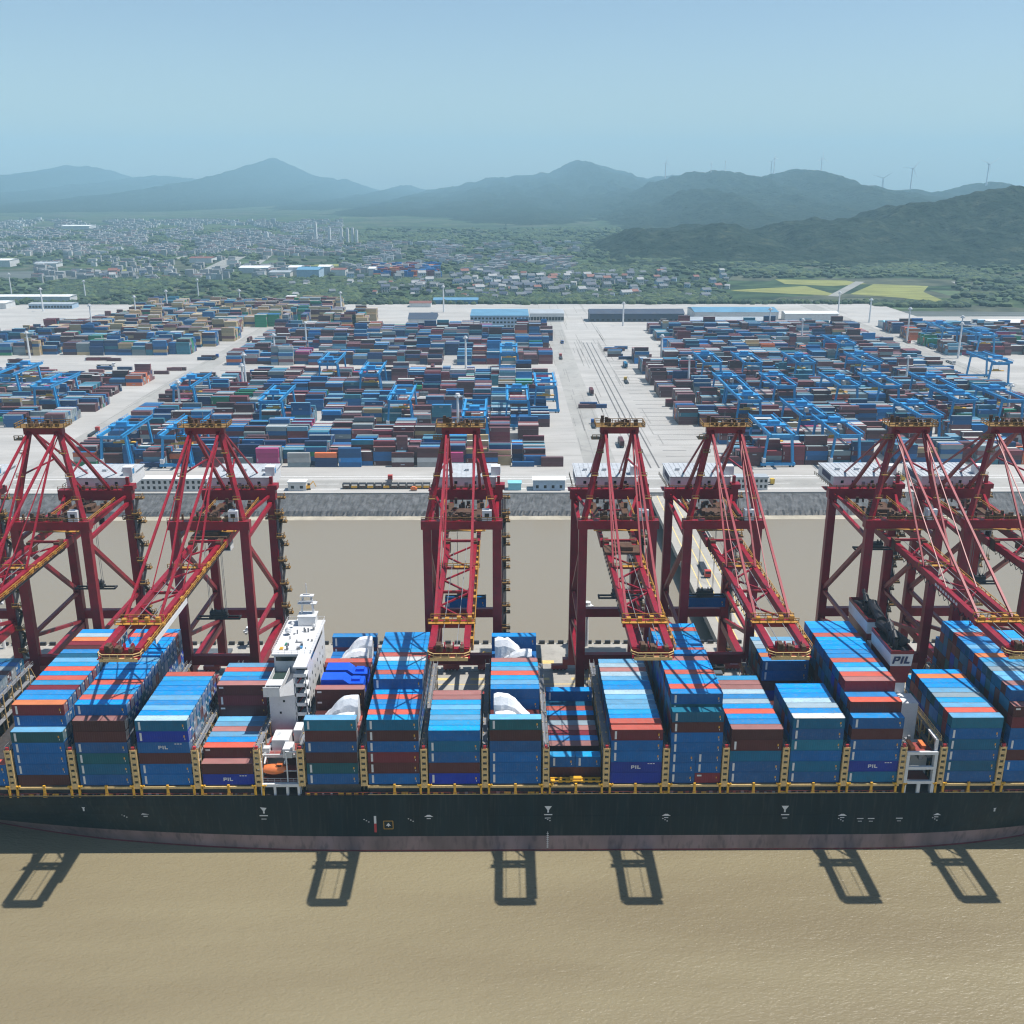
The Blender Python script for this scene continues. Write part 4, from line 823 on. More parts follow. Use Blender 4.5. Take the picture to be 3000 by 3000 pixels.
b = MB(); b.box(-6.6, 6.6, AY - 2.6, AY + 2.6, AZ + .9, AZ + 1.05); b.rail([(-6.6, AY - 2.6, AZ + 1), (6.6, AY - 2.6, AZ + 1), (6.6, AY + 2.6, AZ + 1), (-6.6, AY + 2.6, AZ + 1), (-6.6, AY - 2.6, AZ + 1)], 1.1, .16, step=1.6)
b.rail([(-7.4, AY - 2, AZ - 2.4), (-5, AY - 2, AZ - 2.4)], 1.1, .2, step=1.2); b.box(-7.6, -5.3, AY - 2, AY + 1, AZ - 2.6, AZ - 2.4)
part('apex_platform', mat('weathered_yellow', (.34, .21, .04), .6, dirt=.6, scale=1.5), b)
b = MB(); R.seed(8)
for i in range(13): x = R.uniform(-5.6, 5); y = AY + R.uniform(-2, 1.6); b.box(x, x + R.uniform(.4, 1.3), y, y + R.uniform(.3, 1), AZ + 1, AZ + 1.6 + R.uniform(0, 1.7))
for x in (-2.6, -1.2, 1.2, 2.6): b.tube((x - .15, AY - 1.2, AZ + 1.6), (x + .15, AY - 1.2, AZ + 1.6), 1.0, 12)
part('apex_sheaves', M_brn, b)
b = MB(); b.beam((-.4, AY, AZ + 1), (-.4, AY, AZ + 4.6), .12, .12); b.beam((2.6, AY, AZ + 1), (2.6, AY, AZ + 3.6), .1, .1); part('lightning_rod', M_gry, b)
# machinery house behind the landside beam
b = MB(); b.box(-9.2, 9.2, GA + 1.4, GA + 17, 66.4, 70.2); mh = part('machinery_house', M_wht, b)
b = MB(); b.box(-9.5, 9.5, GA + 1.1, GA + 17.3, 70.2, 70.45)
for x in np.arange(-9, 9.2, 1.5): b.box(x, x + .12, GA + 1.2, GA + 17.2, 70.45, 70.55)
for x in (-6, 0, 6): b.box(x - .6, x + .6, GA + 8, GA + 9.2, 70.5, 71.2)
b.build('roof', mat('grey_white_roof', (.44, .47, .50), .55, dirt=.35, scale=.5), mh)
for x in (-7, -3.6, 2.2, 5.4): B('window', M_win, mh, (x, x + .9, GA + 1.34, GA + 1.42, 68.2, 69.1))
B('door', M_gry, mh, (-.5, .5, GA + 1.34, GA + 1.42, 66.5, 68.7))
B('blue_sign', M_navy, mh, (-9.26, -9.2, GA + 4.5, GA + 13, 68, 69.8)); B('red_stripe', mat('mark_red', (.45, .03, .04)), mh, (-9.26, -9.2, GA + 2, GA + 5, 66.8, 67.4))
b = MB(); b.box(7.6, 10.4, GA + 3, GA + 6, 70.5, 73.2); b.build('electrical_room', M_wht, mh); B('blue_panel', mat('hatch_blue', (.05, .25, .5)), mh, (10.4, 10.45, GA + 3.4, GA + 5, 71, 72.6))
b = MB(); b.rail([(-11, GA - 1.2, 67.2), (11, GA - 1.2, 67.2)], 1.1, .14, step=2); b.rail([(-10.4, GA + 1, 67.2), (-10.4, GA + 17, 66.5)], 1.1, .12, step=2); b.rail([(-11, -1.2, 68), (11, -1.2, 68)], 1.1, .12, step=2); part('top_railing', mat('weathered_yellow', (.34, .21, .04)), b)
b = MB(); b.box(-11.6, -9.6, GA + 1, GA + 5, 66, 66.2); b.beam((9.9, GA, 67.2), (9.9, GA, 71), .9, .9); b.box(9, 11.8, GA - 1.5, GA + 1.8, 67.2, 68.7); part('service_crane', M_red, b)
# white lift cabin and clutter on the front beam
b = MB(); b.box(5.6, 8.2, -1.1, 1.1, 68.05, 71); cb = part('lift_cabin', M_wht, b); B('window', M_win, cb, (6.3, 7.5, -1.15, -1.08, 69, 70.2))
b = MB(); R.seed(14)
for i in range(46):
    x = R.uniform(-8.5, 5); y = R.choice([R.uniform(-.9, .6), R.uniform(2, 16), R.uniform(20, GA - 2)]); z = 68.02 if y < 1 else 63.4; b.box(x, x + R.uniform(.3, 1.4), y, y + R.uniform(.3, 1.2), z, z + R.uniform(.5, 2.2))
for i in range(10): x = R.uniform(-8, 8); y = GA - 1 + R.uniform(0, 1); b.box(x, x + R.uniform(.3, .9), y, y + .6, 67.2, 67.6 + R.uniform(.2, 1.2))
for x in (-4.5, 4.5): b.box(x - 1, x + 1, 4, 30, 63.2, 63.6)
part('winch_gear', M_brn, b)
b = MB(); b.box(-6.4, 6.4, 2, 3.2, 64, 64.1); b.rail([(-6.4, 3.4, 64.1), (6.4, 3.4, 64.1)], 1.1, .14, step=1.8); b.rail([(-6.2, 2, 64.1), (-6.2, 31, 64.1)], 1.1, .13, step=2.5); b.rail([(6.2, 2, 64.1), (6.2, 31, 64.1)], 1.1, .13, step=2.5); part('girder_walkway', M_wy, b)
# zigzag stairs on the right landside leg
ST = []
nfl = 14; z0 = 10.5; dz = (64 - z0) / nfl
for i in range(nfl):
    b = MB(); s = 1 if i % 2 else -1; x = LX + 1.6; ya, yb = GA - s * 1.9, GA + s * 1.9; b.beam((x + .5, ya, z0 + i * dz), (x + .5, yb, z0 + (i + 1) * dz), 1.0, .25); b.beam((x + 1, ya, z0 + i * dz + 1), (x + 1, yb, z0 + (i + 1) * dz + 1), .1, .1)
    for q in (0, 1): b.beam((x + 1, ya, z0 + i * dz), (x + 1, ya, z0 + i * dz + 1), .1, .1)
    fl = part('stair_flight', M_blk, b)
    b = MB(); z = z0 + (i + 1) * dz; b.box(x - .3, x + 2.3, yb - .7, yb + 1.0, z - .5, z); b.rail([(x + 1.9, yb - .6, z), (x + 1.9, yb + .9, z)], 1.1, .14, step=1.5); b.rail([(x - .3, yb - .6, z), (x + 1.9, yb - .6, z)], 1.1, .14, step=1.6); b.build('landing', mat('weathered_yellow', (.34, .21, .04)), fl)
b = MB(); b.beam((LX + 1.5, GA, 10), (LX + 1.5, GA, 64), .5, .9); part('lift_shaft', M_gry, b)
b = MB(); b.rail([(LX - 2, GA - 1.2, 58), (LX + 3.4, GA - 1.2, 58)], 1.1, .16, step=1.5); b.box(LX - 2, LX + 3.4, GA - 1.4, GA + 1.4, 57.8, 58); part('leg_platform', mat('weathered_yellow', (.34, .21, .04)), b)
b = MB(); b.tube((-LX - 3.6, 1.5, 13), (-LX - 2.8, 1.5, 13), 2.6, 16); part('cable_reel', M_gry, b)
# trolley, driver cab, ropes and spreader: moved per crane
b = MB(); b.box(-4.9, 4.9, -3, 3, 63.3, 63.9); b.box(-2.5, 2.5, -2, 2, 63.9, 65); tro = part('trolley', M_brn, b)
b = MB(); b.box(2.0, 4.0, 3.2, 6.4, 57.6, 60.6); cab = part('driver_cab', M_wht, b); B('window', M_win, cab, (2.2, 3.8, 3.14, 3.22, 57.9, 59.9))
b = MB()
b.box(-6.1, 6.1, -1.15, -.8, 0, .45); b.box(-6.1, 6.1, .8, 1.15, 0, .45)
for x in (-6.1, -2.2, 1.8, 5.7): b.box(x, x + .4, -1.15, 1.15, 0, .5)
b.box(-2.6, 2.6, -.9, .9, .5, 1.1)
spr = part('spreader', M_blk, b)
b = MB(); b.box(-2.4, 2.4, -.8, .8, 1.4, 2.2)
for x in (-1.8, -.9, .9, 1.8): b.tube((x - .12, 0, 2.5), (x + .12, 0, 2.5), .5, 10)
b.build('head_block', M_blk, spr)
RP_ME = [MB() for _ in range(4)]
for q, (x, y) in zip(RP_ME, ((-2.2, -.6), (2.2, -.6), (-2.2, .6), (2.2, .6))): q.beam((x, y, 0), (x, y, 1), .09, .09)
rope_me = [q.mesh('hoist_rope', M_gry) for q in RP_ME]
ropes = []
for me in rope_me: o = bpy.data.objects.new('hoist_rope', me); COL.objects.link(o); o.parent = crane; ropes.append(o)
CR = [(-165, 18, 37, 'red quay crane cut off by the left picture edge'), (-124.2, 24, 38.5, 'red quay crane at far left with boom reaching out of frame'), (-80.8, 1, 38.6, 'red quay crane with empty black spreader left of the white tower'), (-11.8, 18, 37.6, 'red quay crane facing straight on at the centre, boom upright in view'),
      (31.0, -12, 50, 'red quay crane just right of the centre with near leg reaching the deck'), (59.8, 18, 37.8, 'red quay crane in front of the trestle bridge, dark container hanging'), (109.8, 20, 52, 'red quay crane straddling the maroon funnel with blue sign on white house'), (136.8, 10, 45, 'red quay crane nearest the right picture edge')]
tag(crane, None, 'crane', 'red ship-to-shore cranes along the jetty')
tree = {}
for o in bpy.data.objects:
    if o.parent: tree.setdefault(o.parent, []).append(o)
tree.setdefault(None, [])
CRS = []
for i, (X, ty, sz, lab) in enumerate(CR):
    c = crane if i == 0 else copy_tree(crane, None, tree)
    c.location = (X, 266, 0); c['label'] = lab; CRS.append(c)
for c, (X, ty, sz, lab) in zip(CRS, CR):
    k = 0
    for ch in [o for o in bpy.data.objects if o.parent == c]:
        nm = ch.name.split('.')[0]
        if nm == 'trolley' or nm == 'driver_cab': ch.location.y = ty
        if nm == 'spreader': ch.location = (0, ty, sz)
        if nm == 'hoist_rope': ch.location = (0, ty, sz + 1.5); ch.scale = (1, 1, 63 - sz - 1.5)
# hanging containers
for X, lab in ((-11.8, 'dark blue container hanging from the centre crane'), (59.8, 'dark blue container hanging from the crane before the trestle bridge')):
    o = bpy.data.objects.new('hanging_container', cont_mesh('b', 'b', 1)); COL.objects.link(o); o.location = (X, 284, 37.7 - 2.87); tag(o, lab, 'container')
# white banner on the boom of the second crane; dark lettering boards on two booms
for i, (y0, y1) in ((2, (-63, -40)), ):
    B('boom_banner', M_wht, CRS[i], (5.12, 5.2, y0, y1, 60.6, 61.9))
for i in (5, 6):
    b = MB()
    for j in range(9): b.box(-4.36, -4.27, -46 + j * 1.5, -45.1 + j * 1.5, 61.8, 62.45)
    b.build('boom_lettering', M_wht, CRS[i])
# ---------------- jetty ----------------
q = MB(); q.box(-400, 400, 262, 319.5, 3.4, 6.0); quay = tag(q.build('jetty', M_quay), kind='structure')
q = MB()
for x in np.arange(-396, 400, 9):
    for y in (265, 290, 317): q.tube((x, y, -6), (x, y, 3.4), .7, 8, cap=False)
tag(q.build('jetty_piles', M_quay, quay))
q = MB()
for y in (265.2, 266.8, 298.2, 299.8): q.box(-398, 398, y - .07, y + .07, 6.002, 6.06)
tag(q.build('crane_rail', M_gry, quay))
q = MB()
for y in (271, 275.5, 280, 284.5, 289): q.quad((-398, y, 6.006), (398, y, 6.006), (398, y + .5, 6.006), (-398, y + .5, 6.006))
for i in range(50):
    x = -395 + i * 16; q.quad((x, 303.5, 6.006), (x + 11, 303.5, 6.006), (x + 11, 306, 6.006), (x, 306, 6.006)); q.quad((x, 292, 6.006), (x + 9, 292, 6.006), (x + 9, 293.6, 6.006), (x, 293.6, 6.006))
tag(q.build('jetty_marking', M_liney, quay))
q = MB()
for x in np.arange(-398, 398, 3.2): q.box(x, x + 1.9, 318.3, 319.2, 6, 7.1)
tag(q.build('edge_block', M_blk, quay))
q = MB()
for x in np.arange(-396, 398, 12): q.box(x - 1, x + 1, 260.6, 262, 1.5, 5.6)
tag(q.build('fender', M_rub, quay))
# trestle bridge from the jetty to the shore
q = MB(); q.box(72.5, 91.5, 319.5, 494, 4.4, 6.0); q.box(72.5, 72.9, 319.5, 494, 6, 6.9); q.box(91.1, 91.5, 319.5, 494, 6, 6.9); br = tag(q.build('trestle_bridge', M_quay), kind='structure')
q = MB()
for y in np.arange(326, 480, 12):
    for x in (75, 82, 89): q.tube((x, y, -6), (x, y, 4.4), .8, 8, cap=False)
tag(q.build('bridge_pile', M_quay, br))
q = MB()
for x in (76.2, 79.8, 83.4, 87): q.quad((x, 321, 6.006), (x + .45, 321, 6.006), (x + .45, 492, 6.006), (x, 492, 6.006))
tag(q.build('lane_line', M_liney, br))
# ---------------- container yard ----------------
YC = {'b': (.010, .10, .27), 'B': (.012, .17, .44), 'v': (.010, .04, .13), 't': (.03, .17, .24), 'n': (.085, .025, .03), 'd': (.16, .02, .032), 'k': (.20, .075, .08), 'g': (.20, .25, .27), 'w': (.45, .46, .45), 'e': (.02, .22, .10), 'o': (.62, .15, .05), 'm': (.40, .04, .16), 'y': (.46, .34, .18), 'l': (.13, .30, .42)}
ncol2 = list(PAL.values()) + list(YC.values()); yi = {k: len(PAL) + i for i, k in enumerate(YC)}
PW = 'b' * 20 + 'B' * 6 + 'v' * 18 + 't' * 6 + 'n' * 38 + 'd' * 13 + 'k' * 12 + 'g' * 11 + 'w' * 4 + 'e' * 1 + 'o' * 1 + 'm' * 1 + 'y' * 2 + 'l' * 4
PT = 'y' * 30 + 'n' * 12 + 'b' * 8 + 'v' * 5 + 'd' * 4 + 'e' * 3 + 'g' * 3 + 'k' * 5 + 't' * 3
PB = 'n' * 10 + 'b' * 12 + 'v' * 10 + 't' * 4 + 'e' * 2 + 'y' * 4 + 'g' * 3
YZ = 7.0; R.seed(77)
def block(x0, x1, y0, y1, pal, hmean, fill=.95, forced=None):
    """one storage block: slots along X, rows along Y"""
    x = x0
    nrow = int((y1 - y0) / 2.75)
    while x + 12.2 < x1:
        L = 12.19 if R.random() < .85 else 6.06
        hm = hmean + R.choice([-1, -.5, 0, 0, 0, .5]); cut0 = R.choice([0, 0, 0, 1, 2]); cut1 = R.choice([0, 0, 1, 3])
        base = R.choice(pal)
        if R.random() < fill:
            for r in range(cut0, nrow - cut1):
                h = int(round(hm + (R.gauss(0, .3) if R.random() < .86 else R.gauss(0, 1.2)))); h = max(0, min(6, h))
                if R.random() < .05: h = 0
                if R.random() < .25: base = R.choice(pal)
                for t in range(h):
                    c = base if R.random() < .6 else R.choice(pal)
                    y = y0 + r * 2.75; z = YZ + .02 + t * 2.65
                    if t < h - 1 and r > cut0 + 1 and 0: continue
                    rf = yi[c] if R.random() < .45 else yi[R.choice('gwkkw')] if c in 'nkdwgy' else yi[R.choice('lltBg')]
                    REST.append((x, x + L, y, y + 2.44, z, z + 2.6, yi[c], rf))
        x += L + .45 if R.random() < .96 else L + 5
PER = 46.5
def section(x0f, x1f, ya, yb, pal, hm, skip=()):
    y = ya
    while y + 20 < yb:
        if not any(a < y + 15 < b for a, b in skip):
            block(x0f(y) if callable(x0f) else x0f, x1f(y) if callable(x1f) else x1f, y, min(y + 31, yb), pal, hm)
        y += PER
section(-237, lambda y: 30 + (y - 545) * .045, 546, 1105, PW, 3.5, skip=((838, 866),))
section(lambda y: 128 if y < 600 else (112 if y < 900 else 150), 368, 546, 1095, PW, 3.8)
section(lambda y: 440 if y < 900 else 400, 760, 640, 1105, PW, 3.5, skip=((880, 905),))
section(-620, lambda y: -276, 640, 830, PB + PW, 2.8)
section(lambda y: -520, lambda y: -268 - max(0, (y - 1000)) * .1, 925, 1000, PB, 4.6)
section(-470, lambda y: -262, 1010, 1085, PT, 5.0)
section(-446, -142, 1112, 1190, PT, 5.0); section(-430, -190, 1205, 1300, PT, 5.2)
section(-185, -142, 1112, 1160, PT + 'b', 5.0)
for (x0, x1, y0, n, s) in ((92, 128, 905, 5, 2), (84, 130, 945, 6, 1), (-300, -270, 835, 3, 1), (-500, -290, 842, 13, 1), (-420, -250, 895, 6, 1), (50, 66, 700, 3, 1), (-228, -205, 980, 3, 1), (130, 200, 600, 2, 1)):
    for i in range(n):
        x = R.uniform(x0, x1 - 6); y = y0 + R.uniform(-6, 14)
        for t in range(R.choice([1, 1, s])): c = R.choice(PW); REST.append((x, x + 12.2, y, y + 2.44, YZ + .02 + t * 2.65, YZ + 2.62 + t * 2.65, yi[c], yi[c]))
def stack(x, y, cols):
    for i, r in enumerate(REST):
        pass
    for t, c in enumerate(cols): REST.append((x, x + 12.19, y, y + 2.44, YZ + .02 + t * 2.65, YZ + 2.62 + t * 2.65, yi[c], yi[c]))
for x, c in ((-136, 'mmmm'), (-119, 'gww'), (-104, 'vvo'), (-91, 'bBbb'), (-62, 'nwn'), (-48, 'wwnn'), (-35, 'gmm'), (-16, 'nbn'), (4, 'b'), (20, 'nn'), (118, 'vn'), (131, 'nnnd'), (-200, 'v'), (-166, 'dn'), (-150, 'gg')): stack(x, 543.2, c)
stack(122, 800, 'oo'); stack(122, 802.6, 'ooo'); stack(112, 700, 'nd')
# one mesh for everything past the first three hundred containers
A = np.array(REST, dtype=float); n = len(A); nship = sum(1 for r in REST if r[2] < 300)
x0, x1, y0, y1, z0, z1 = A[:, 0], A[:, 1], A[:, 2], A[:, 3], A[:, 4], A[:, 5]
V = np.stack([np.stack(p, -1) for p in ((x0, y0, z0), (x1, y0, z0), (x1, y1, z0), (x0, y1, z0), (x0, y0, z1), (x1, y0, z1), (x1, y1, z1), (x0, y1, z1))], 1)
FQ = np.array([(4, 5, 6, 7), (0, 1, 5, 4), (1, 2, 6, 5), (2, 3, 7, 6), (3, 0, 4, 7)])
FI = (FQ[None] + (np.arange(n) * 8)[:, None, None]).reshape(-1, 4)
rs = np.random.RandomState(12)
cc = np.array(ncol2); var = rs.uniform(.7, 1.25, (n, 1))
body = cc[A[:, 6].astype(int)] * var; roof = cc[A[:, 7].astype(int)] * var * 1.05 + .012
fc = np.stack([roof, body, body, body, body], 1)
# door ends carry pale lettering and hardware: some read lighter
e = rs.rand(n, 1); fc[:, 2] = np.where(e < .22, fc[:, 2] * .5 + .22, fc[:, 2]); fc[:, 4] = fc[:, 4]
Vx = [V.reshape(-1, 3)]; Fx = [FI]; Cx = [fc.reshape(-1, 3)]
# white reefer-style marks and logo patches on long sides and ends
def decals(sel, fx0, fx1, fz0, fz1, col, side):
    S = A[sel]; k = len(S)
    if not k: return
    a0, a1, b0, b1, c0, c1 = [S[:, i] for i in range(6)]; base = sum(len(v) for v in Vx)
    if side == 'front':
        xa = a0 + (a1 - a0) * fx0; xb = a0 + (a1 - a0) * fx1; yy = b0 - .02; P = [(xa, yy), (xb, yy)]
    else:
        ya = b0 + (b1 - b0) * fx0; yb = b0 + (b1 - b0) * fx1; xx = a1 + .02; P = [(xx, ya), (xx, yb)]
    za = c0 + (c1 - c0) * fz0; zb = c0 + (c1 - c0) * fz1
    q = np.stack([np.stack([P[0][0], P[0][1], za], -1), np.stack([P[1][0], P[1][1], za], -1), np.stack([P[1][0], P[1][1], zb], -1), np.stack([P[0][0], P[0][1], zb], -1)], 1).reshape(-1, 3)
    Vx.append(q); Fx.append(np.arange(k * 4).reshape(-1, 4) + base); Cx.append(np.tile(np.array([col]), (k, 1)))
isship = A[:, 2] < 300; far = ~isship & (A[:, 2] > 820)
decals(isship & (rs.rand(n) < .8), .12, .45, .55, .8, (.55, .58, .6), 'end'); decals(isship & (rs.rand(n) < .7), .55, .9, .2, .5, (.4, .45, .5), 'end')
decals(isship & (rs.rand(n) < .9), .48, .52, .05, .95, (.3, .34, .38), 'end'); decals(isship & (rs.rand(n) < .95), 0.0, 1.0, .97, 1.0, (.35, .42, .48), 'end'); decals(isship & (rs.rand(n) < .95), 0.0, .07, 0, 1.0, (.30, .38, .45), 'end')
decals(isship & (rs.rand(n) < .8), .05, .09, .12, .86, (.7, .7, .7), 'front')
yd = ~isship & ~far; decals(yd & (rs.rand(n) < .06), .40, .58, .4, .62, (.35, .38, .42), 'front'); decals(yd & (rs.rand(n) < .3), .04, .08, .2, .85, (.4, .4, .4), 'front')
V = np.concatenate(Vx); FI = np.concatenate(Fx); C = np.concatenate(Cx)
me = bpy.data.meshes.new('container_stacks'); me.vertices.add(len(V)); me.vertices.foreach_set('co', V.reshape(-1)); me.loops.add(len(FI) * 4); me.loops.foreach_set('vertex_index', FI.reshape(-1)); me.polygons.add(len(FI)); me.polygons.foreach_set('loop_start', np.arange(len(FI)) * 4)
me.update(); me.polygons.foreach_set('use_smooth', [False] * len(FI)); me.update(); ca = me.color_attributes.new('paint', 'FLOAT_COLOR', 'CORNER'); c4 = np.concatenate([np.repeat(C, 4, axis=0), np.ones((len(C) * 4, 1))], 1); ca.data.foreach_set('color', c4.reshape(-1))
m = bpy.data.materials.new('container_paints'); m.use_nodes = True; nn = m.node_tree.nodes; L = m.node_tree.links; b = nn['Principled BSDF']; b.inputs['Roughness'].default_value = .5
at = nn.new('ShaderNodeVertexColor'); at.layer_name = 'paint'; g = nn.new('ShaderNodeNewGeometry'); no = nn.new('ShaderNodeTexNoise'); no.inputs['Scale'].default_value = .8; no.inputs['Detail'].default_value = 5; mp = nn.new('ShaderNodeMapping'); mp.inputs['Scale'].default_value = (.5, 1, .7)
L.new(g.outputs['Position'], mp.inputs[0]); L.new(mp.outputs[0], no.inputs['Vector']); mr = nn.new('ShaderNodeMapRange'); mr.inputs['From Min'].default_value = .3; mr.inputs['From Max'].default_value = .7; mr.inputs['To Min'].default_value = .92; mr.inputs['To Max'].default_value = 1.07
L.new(no.outputs['Fac'], mr.inputs[0]); mx = nn.new('ShaderNodeVectorMath'); mx.operation = 'SCALE'; L.new(at.outputs[0], mx.inputs[0]); L.new(mr.outputs[0], mx.inputs['Scale']); L.new(mx.outputs[0], b.inputs['Base Color'])
me.materials.append(m); o = bpy.data.objects.new('container_stacks', me); COL.objects.link(o); tag(o, 'many stacked containers filling the yard and deeper ship rows', 'container', kind='stuff')
print('mass containers', n, 'on ship', nship)
# ---------------- blue yard gantry cranes ----------------
g0 = empty('yard_gantry_crane', (0, 0, 0), 0)
tag(g0, None, 'gantry crane', 'blue gantry cranes over the yard blocks')
def gp(name, mm, b, p=None): return b.build(name, mm, p or g0)
for x in (-8, 8):
    for y in (0, 37): b = MB(); b.beam((x, y, 8.2), (x * .8, y, 25), 1.1, 1.4, w2=1.0, h2=1.7); gp('leg', M_blu, b)
    b = MB(); b.box(x * .8 - .6, x * .8 + .6, -5, 45, 25, 26.6); gp('main_girder', M_blu, b)
for y in (0, 37):
    b = MB(); b.box(-9.5, 9.5, y - .8, y + .8, 7.9, 9.4); gp('base_beam', M_blu, b)
    b = MB(); b.box(-6.4, 6.4, y - .5, y + .5, 23.2, 24.5); gp('end_tie', M_blu, b)
    b = MB()
    for x in (-8.6, -6.8, 6.8, 8.6): b.tube((x, y - .3, 7.55), (x, y + .3, 7.55), .55, 10)
    gp('wheel', M_rub, b)
for y in (-4.6, 44.6): b = MB(); b.box(-6.4, 6.4, y - .4, y + .4, 25, 26.2); gp('cross_tie', M_blu, b)
b = MB(); b.rail([(-7.4, -5, 26.6), (-7.4, 45, 26.6)], 1, .14, step=3); b.rail([(7.4, -5, 26.6), (7.4, 45, 26.6)], 1, .14, step=3); gp('girder_railing', M_blu, b)
b = MB(); b.box(-7, 7, 0, 5, 26.7, 27.5); b.box(-3, 3, .5, 4.5, 27.5, 29.6); gtro = gp('trolley', M_blu, b); b = MB(); b.box(3.4, 5.6, 5, 7.6, 22, 24.6); gp('operator_cab', M_wht, b)
b = MB(); b.box(-6, 6, 1.4, 3.6, 17.5, 18.1); b.box(-2, 2, 1.8, 3.2, 18.1, 19); gp('spreader', M_yel, b)
b = MB()
for x in (-2, 2): b.beam((x, 2.5, 19), (x, 2.5, 26.7), .12, .12)
gp('hoist_rope', M_gry, b)
b = MB(); b.box(-8.8, -7, -1.4, 1.4, 9.6, 12.2); gp('power_box', M_wht, b)
b = MB(); b.beam((8.9, 1, 9.4), (7.3, 1, 24.5), .7, .2); gp('ladder', M_blu, b)
tree = {}
for o in bpy.data.objects:
    if o.parent: tree.setdefault(o.parent, []).append(o)
tree.setdefault(None, [])
GL = [(376, 1347), (548, 1347), (555, 1203), (787, 1270), (62, 1156), (960, 1140), (1600, 1217), (1516, 1250), (1491, 1104), (1391, 1300), (1080, 1180), (2276, 1366), (2196, 1260), (2290, 1206), (2455, 1352), (2470, 1204), (2620, 1222), (2196, 1130), (2480, 1075), (2070, 1121), (2900, 1122), (2890, 1046), (2780, 1022), (2965, 1258), (1900 + 450, 1290), (2130, 1190), (2350, 1130), (2560, 1140), (2720, 1190), (2830, 1262), (2700, 1300), (1180, 1240), (160, 1200)]
GLAB = ['at the yard front left, nearest the seawall', 'second at the yard front, left of the magenta stack', 'behind the front left pair', 'over the block behind the magenta stack', 'at the far left edge over low stacks', 'upper left of the central block, half hidden', 'at the right end of the central block beside the road', 'second from the road end of central block', 'smallest over the central block, beside the pale lane', 'over the lower central block left of centre', 'over the upper central block by blue legs', 'in the right block front, biggest base beam', 'behind the big one in right block', 'above the road edge in right block', 'right block front, second from the road', 'right block middle, over grey stacks', 'right block, right of the orange container', 'right block back near the road', 'right block back centre', 'right block, leftmost by the salmon stack', 'beside the wide lane at the right', 'far right block near the picture edge', 'far right block, left of its neighbour in the back', 'at the right edge above mid stacks', 'right block between two front gantries', 'left edge of the right block, middle height', 'right block upper centre', 'right block upper right', 'right block right of centre', 'right block lower right', 'right block front right', 'central block left of its middle', 'left block over low stacks beside the road']
for i, (px, py) in enumerate(GL):
    x, y, _ = un(px, py, Z=YZ); c = g0 if i == 0 else copy_tree(g0, None, tree)
    # snap to the storage lanes
    base = 640 if (x < -270 and y < 840) or x > 430 else 546
    if y < 1105: y = base - 4 + round((y - base + 4) / PER) * PER
    c.location = (x, y, 0); c['label'] = 'blue gantry crane ' + GLAB[i]
    tr = R.uniform(2, 30)
    for ch in [o for o in bpy.data.objects if o.parent == c]:
        if ch.name.split('.')[0] in ('trolley', 'operator_cab', 'spreader', 'hoist_rope'): ch.location.y = tr
# ---------------- light masts ----------------
b = MB(); b.tube((0, 0, 0), (0, 0, 1), 1.0, 8, r2=.65); pole = b.mesh('pole', M_wht)
b = MB(); b.tube((0, 0, 0), (0, 0, .5), 1.7, 10); b.tube((0, 0, .5), (0, 0, 1.6), 1.2, 8)
for k in range(6): a = k * math.pi / 3; b.box(1.7 * math.cos(a) - .5, 1.7 * math.cos(a) + .5, 1.7 * math.sin(a) - .5, 1.7 * math.sin(a) + .5, -.7, .1)
crown = b.mesh('lamp_crown', M_wht)
ML = [(34, 863, 803), (127, 912, 847), (251, 875, 824), (273, 985, 895), (88, 1050, 975), (401, 945, 870), (492, 915, 853), (582, 872, 820), (705, 905, 858), (1000, 913, 858), (1300, 915, 840), (1365, 1080, 990), (1343, 1300, 1160), (722, 1145, 1040), (807, 1056, 985), (715, 1160, 1080), (530, 1215, 1170), (898, 1015, 957), (1825, 955, 889), (1937, 1060, 985), (2252, 975, 906), (2346, 1015, 938), (2455, 920, 858), (2546, 945, 878), (2656, 1000, 905), (2015, 1150, 1048), (2160, 1235, 1160), (2652, 1132, 1060), (2806, 1050, 950), (2948, 1225, 1180), (2812, 995, 945)]
near = sorted(range(len(ML)), key=lambda i: ML[i][0])
for rank, i in enumerate(near):
    px, pb, ptp = ML[i]; x, y, _ = un(px, pb, Z=YZ); zt = un(px, ptp, Y=y)[2]; h = max(22, min(46, zt - YZ))
    lm = empty('light_mast', (x, y, YZ), 0)
    dep = 'front' if pb > 1130 else ('middle' if pb > 985 else 'rear')
    edge = ['left edge', 'left part', 'centre', 'right part', 'right edge'][min(4, px // 600)]
    same = [j for j in near if min(4, ML[j][0] // 600) == min(4, px // 600) and ('front' if ML[j][1] > 1130 else ('middle' if ML[j][1] > 985 else 'rear')) == dep]
    pos = same.index(i); nm = (ORD[pos + 1] + ' from left of ') if len(same) > 1 else 'only '
    tag(lm, f"white light mast, {nm}{'those in ' if len(same) > 1 else 'one in '}the yard's {dep}, picture's {edge}", 'light mast', 'tall white light masts across the yard')
    p = bpy.data.objects.new('pole', pole); COL.objects.link(p); p.parent = lm; p.scale = (1, 1, h); p2 = bpy.data.objects.new('lamp_crown', crown); COL.objects.link(p2); p2.parent = lm; p2.location = (0, 0, h)
